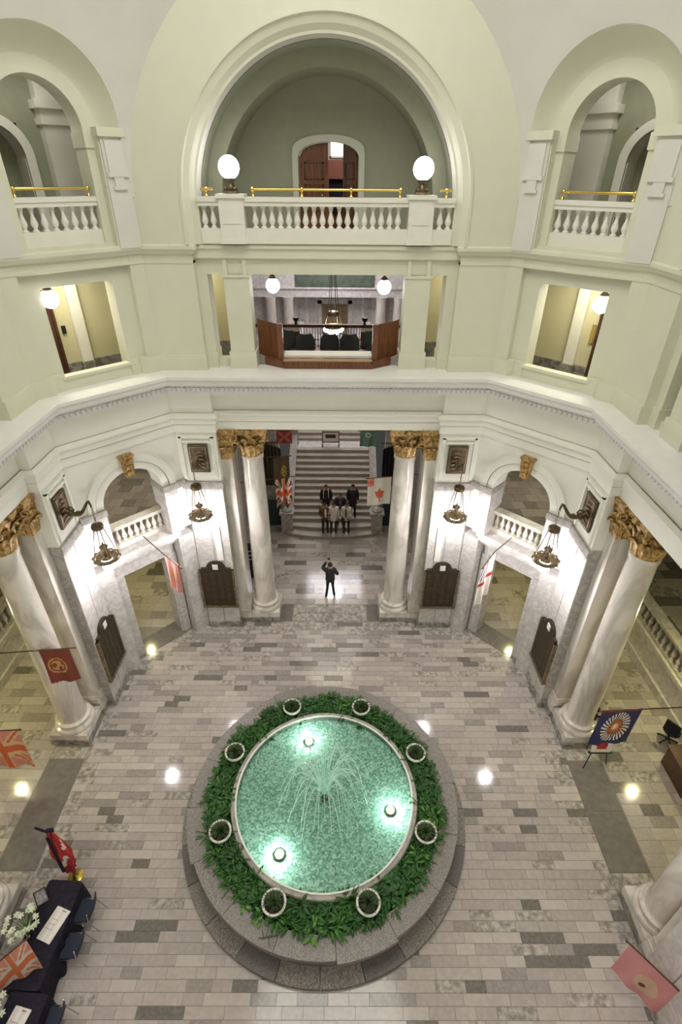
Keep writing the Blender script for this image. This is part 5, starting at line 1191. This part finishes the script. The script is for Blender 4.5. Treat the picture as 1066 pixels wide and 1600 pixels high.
# ------------------------------------------------------------------ people
def skinmesh(name, verts, edges, mats, rule=None, sub=1):
    me = bpy.data.meshes.new(name); me.from_pydata([v[0] for v in verts], edges, []); o = bpy.data.objects.new(name, me); C.objects.link(o)
    md = o.modifiers.new('skin', 'SKIN'); md.use_smooth_shade = True
    for i, v in enumerate(verts):
        r_ = v[1]; me.skin_vertices[0].data[i].radius = r_ if isinstance(r_, tuple) else (r_, r_)
    me.skin_vertices[0].data[0].use_root = True
    sb = o.modifiers.new('sub', 'SUBSURF'); sb.levels = sub; sb.render_levels = sub
    bpy.context.view_layer.update(); dg_ = bpy.context.evaluated_depsgraph_get(); ne = bpy.data.meshes.new_from_object(o.evaluated_get(dg_)); bpy.data.objects.remove(o)
    ne.name = name
    ne.materials.clear()
    for m_ in mats: ne.materials.append(m_)
    if rule:
        for p in ne.polygons: p.material_index = rule(p.center)
    return ne
def person(lbl, loc, rz, coat, trousers, hair, h=1.66, shirt=None, pose='stand', coat_len=.74, grp=None, hat=False, bag=False):
    k = h/1.68; t = thing('person', lbl, 'person', loc, rz, grp); J = {}
    J['pelvis'] = (0,0,.94); J['waist'] = (0,-.01,1.08); J['chest'] = (0,0,1.28); J['collar'] = (0,.0,1.42); J['neck'] = (0,.02,1.48); J['jaw'] = (0,.035,1.545); J['head'] = (0,.03,1.61); J['crown'] = (0,.02,1.665)
    walk = pose == 'photo'
    for s, n in ((-1,'L'),(1,'R')):
        J['hip'+n] = (s*.09,0,.90)
        J['knee'+n] = (s*.105, (.02 if not walk else (.06 if s > 0 else .0)), .50); J['ank'+n] = (s*(.11 if not walk else .16), (-.02 if not walk else (-.02 if s > 0 else -.1)), .09); J['toe'+n] = (s*(.125 if not walk else .18), (.12 if not walk else (.12 if s > 0 else .04)), .035)
        J['sho'+n] = (s*.175, -.01, 1.38); J['elb'+n] = (s*.235,-.03,1.12); J['wri'+n] = (s*.225,.06,.89); hd = Vector((-s*.02,.03,-.09))
        if walk and s < 0: J['elb'+n] = (-.30,.14,1.34); J['wri'+n] = (-.12,.26,1.60); hd = Vector((.02,.02,.09))
        if walk and s > 0: J['elb'+n] = (.30,-.02,1.16); J['wri'+n] = (.16,.2,1.14); hd = Vector((-.08,.03,.02))
        if pose == 'pocket': J['elb'+n] = (s*.27,-.04,1.14); J['wri'+n] = (s*.16,.12,.96); hd = Vector((-s*.05,.04,-.05))
        J['palm'+n] = tuple(Vector(J['wri'+n])+hd*.8); J['hd'+n] = hd
    V = []; E_ = []; I = {}
    RAD = dict(pelvis=(.145,.11), waist=(.13,.095), chest=(.16,.11), collar=(.10,.075), neck=.05, jaw=(.062,.07), head=(.078,.095), crown=(.055,.07), hipL=.09, hipR=.09, kneeL=.06, kneeR=.06, ankL=.052, ankR=.052, toeL=.042, toeR=.042, shoL=.065, shoR=.065, elbL=.043, elbR=.043, wriL=.028, wriR=.028, palmL=(.035,.018), palmR=(.035,.018))
    def add(n, p, r_): I[n] = len(V); V.append((tuple(Vector(p)*k), r_)); return I[n]
    for n in RAD: add(n, J[n], RAD[n])
    for a, b_ in (('pelvis','waist'),('waist','chest'),('chest','collar'),('collar','neck'),('neck','jaw'),('jaw','head'),('head','crown'),('pelvis','hipL'),('pelvis','hipR'),('collar','shoL'),('collar','shoR')): E_.append((I[a], I[b_]))
    for n in 'LR':
        for a, b_ in (('hip','knee'),('knee','ank'),('ank','toe'),('sho','elb'),('elb','wri'),('wri','palm')): E_.append((I[a+n], I[b_+n]))
        hd = J['hd'+n].normalized(); side_ = hd.cross(Vector((0,1,.3))).normalized(); p = Vector(J['palm'+n])
        for f in range(4):
            q = p+side_*(-.03+.02*f)+hd*.025; l_ = (.06,.075,.07,.055)[f]; i0 = add('f%d%s'%(f,n), q+hd*.02, .0085); i1 = add('g%d%s'%(f,n), q+hd*l_+Vector((0,.015,0)), .0075); E_ += [(I['palm'+n], i0), (i0, i1)]
        i0 = add('t'+n, p+side_*.035+Vector((0,.02,0)), .0095); i1 = add('u'+n, p+side_*.05+hd*.04+Vector((0,.03,0)), .008); E_ += [(I['wri'+n], i0), (i0, i1)]
    shoes = BLACK
    def rule(c):
        z = c.z/k
        if z < .085: return 2
        if z < .93: return 1 if not (abs(c.x) > .17*k and z > .72) else 0
        return 3 if z < 1.45 and abs(c.x) < .21*k and c.y < .1*k else 0
    ob('body', skinmesh('body', V, E_, [SKIN, trousers, shoes, coat], rule), t)
    # jacket over torso and arms
    V2 = []; E2 = []; I = {}
    def add2(n, p, r_): I[n] = len(V2); V2.append((tuple(Vector(p)*k), r_))
    low = 1.42-coat_len
    add2('hem', (0,0,low), (.225,.165)); add2('pelvis', (0,0,max(low+.12,.98)), (.20,.155)); add2('waist', (0,-.01,1.12), (.185,.14)); add2('chest', (0,0,1.28), (.215,.155)); add2('collar', (0,0,1.40), (.15,.115)); add2('neckline', (0,.01,1.46), (.085,.08))
    for a, b_ in (('hem','pelvis'),('pelvis','waist'),('waist','chest'),('chest','collar'),('collar','neckline')): E2.append((I[a], I[b_]))
    for n in 'LR':
        add2('sho'+n, J['sho'+n], .092); add2('elb'+n, J['elb'+n], .07); w_ = Vector(J['elb'+n]).lerp(Vector(J['wri'+n]), .92); add2('cuf'+n, w_, .052); E2 += [(I['collar'], I['sho'+n]), (I['sho'+n], I['elb'+n]), (I['elb'+n], I['cuf'+n])]
    ob('jacket', skinmesh('jacket', V2, E2, [coat]), t)
    if shirt:
        b = MB(); b.add([(-.035*k,.14*k,1.43*k),(.035*k,.14*k,1.43*k),(.05*k,.178*k,1.2*k),(.04*k,.175*k,.98*k),(-.04*k,.175*k,.98*k),(-.05*k,.178*k,1.2*k),(0,.05*k,1.2*k)],[(0,1,2,5),(5,2,3,4),(6,1,0),(6,2,1),(6,3,2),(6,4,3),(6,5,4),(6,0,5)]); b.build('shirt_front', shirt, t)
    # hair or cap, eyes, nose, mouth, ears
    b = MB(); b.T = Matrix.Scale(k, 4); vs = []; n = 16
    for j in range(7):
        ph = PI/2*j/6*1.15
        for i in range(n):
            a = 2*PI*i/n; f = math.sin(a); rr = .098 if f < .3 else .094; z = 1.605+.10*math.cos(ph); 
            if f > .35: z = max(z, 1.645)
            vs.append((.092*math.sin(ph)*math.cos(a)+1e-4*i, .015+(.11)*math.sin(ph)*f, z))
    b.add(vs, [(j*n+i,j*n+(i+1)%n,(j+1)*n+(i+1)%n,(j+1)*n+i) for j in range(6) for i in range(n)]); b.build('cap' if hat else 'hair', hair, t, 70)
    b = MB(); b.T = Matrix.Scale(k, 4)
    for s in (-1,1): b.ball((s*.03,.122,1.605),.011,8,6)
    b.build('eyes', INK, t); b = MB(); b.T = Matrix.Scale(k, 4); b.add([(-.014,.118,1.565),(.014,.118,1.565),(0,.15,1.568),(0,.122,1.605)],[(0,1,2),(1,3,2),(3,0,2),(0,3,1)]); b.build('nose', SKIN, t)
    b = MB(); b.T = Matrix.Scale(k, 4); b.box(-.022,.022,.105,.118,1.535,1.543); b.build('mouth', col('lips', (.25,.08,.07)), t)
    b = MB(); b.T = Matrix.Scale(k, 4)
    for s in (-1,1): b.ball((s*.083,.02,1.59),.02,8,6,1.4)
    b.build('ears', SKIN, t)
    if bag:
        b = MB(); b.T = Matrix.Scale(k, 4)
        for s in (-1,1): b.tube([(s*.10,-.1,1.44),(s*.105,.06,1.46),(s*.11,.15,1.3),(s*.12,.15,1.08)],.014,5)
        b.build('straps', FWH, t)
    return t
DK, DK2, BRN, WHC, CRC, PUR = col('coat_black', (.014,.012,.018)), col('coat_charcoal', (.022,.02,.026)), col('coat_brown', (.12,.065,.02)), col('coat_white', (.62,.58,.53)), col('coat_cream', (.56,.54,.46)), col('shirt_purple', (.14,.08,.17))
TR, HB, HD = col('trousers_black', (.012,.012,.014)), col('hair_brown', (.05,.03,.018)), col('hair_dark', (.018,.013,.01))
person('photographer in dark jacket and trousers seen from behind, holding a camera up to face', (0,8.24,0), 0, DK, TR, HD, 1.66, pose='photo', coat_len=.66)
t = thing('camera', 'small black camera held up by the photographer', 'camera', (-.07,8.53,1.655)); b = MB(); b.box(-.06,.06,-.03,.03,-.04,.04); b.build('body', BLACK, t); b = MB(); b.T = Matrix.Translation((0,.03,0)) @ Matrix.Rotation(-PI/2,4,'X'); b.lathe([(.03,0),(.032,.06),(.026,.06)],12); b.build('lens', DARKG, t)
G = 'group posing on the stairs'
person('person in dark jacket with pale straps, back row left on the stairs', (-.27,13.22,.495), PI, DK, TR, HB, 1.70, grp=G, bag=True)
person('person in dark jacket and purple shirt, back row middle on the stairs', (.38,12.9,.33), PI, DK2, TR, HD, 1.62, PUR, grp=G)
person('person in long dark coat and dark cap, back row right on the stairs', (.95,13.22,.495), PI, DK, TR, BLACK, 1.72, grp=G, coat_len=.86, hat=True)
person('person in brown jacket with white hem, front row left on the stairs', (-.30,12.40,.165), PI+.15, BRN, TR, HD, 1.58, FWH, grp=G, pose='pocket')
person('person in long white coat, front row middle on the stairs', (.08,12.40,.165), PI, WHC, TR, HD, 1.60, grp=G, coat_len=.82)
person('person in open cream jacket, front row right on the stairs', (.66,12.40,.165), PI-.15, CRC, TR, HD, 1.58, DGY, grp=G, pose='pocket')
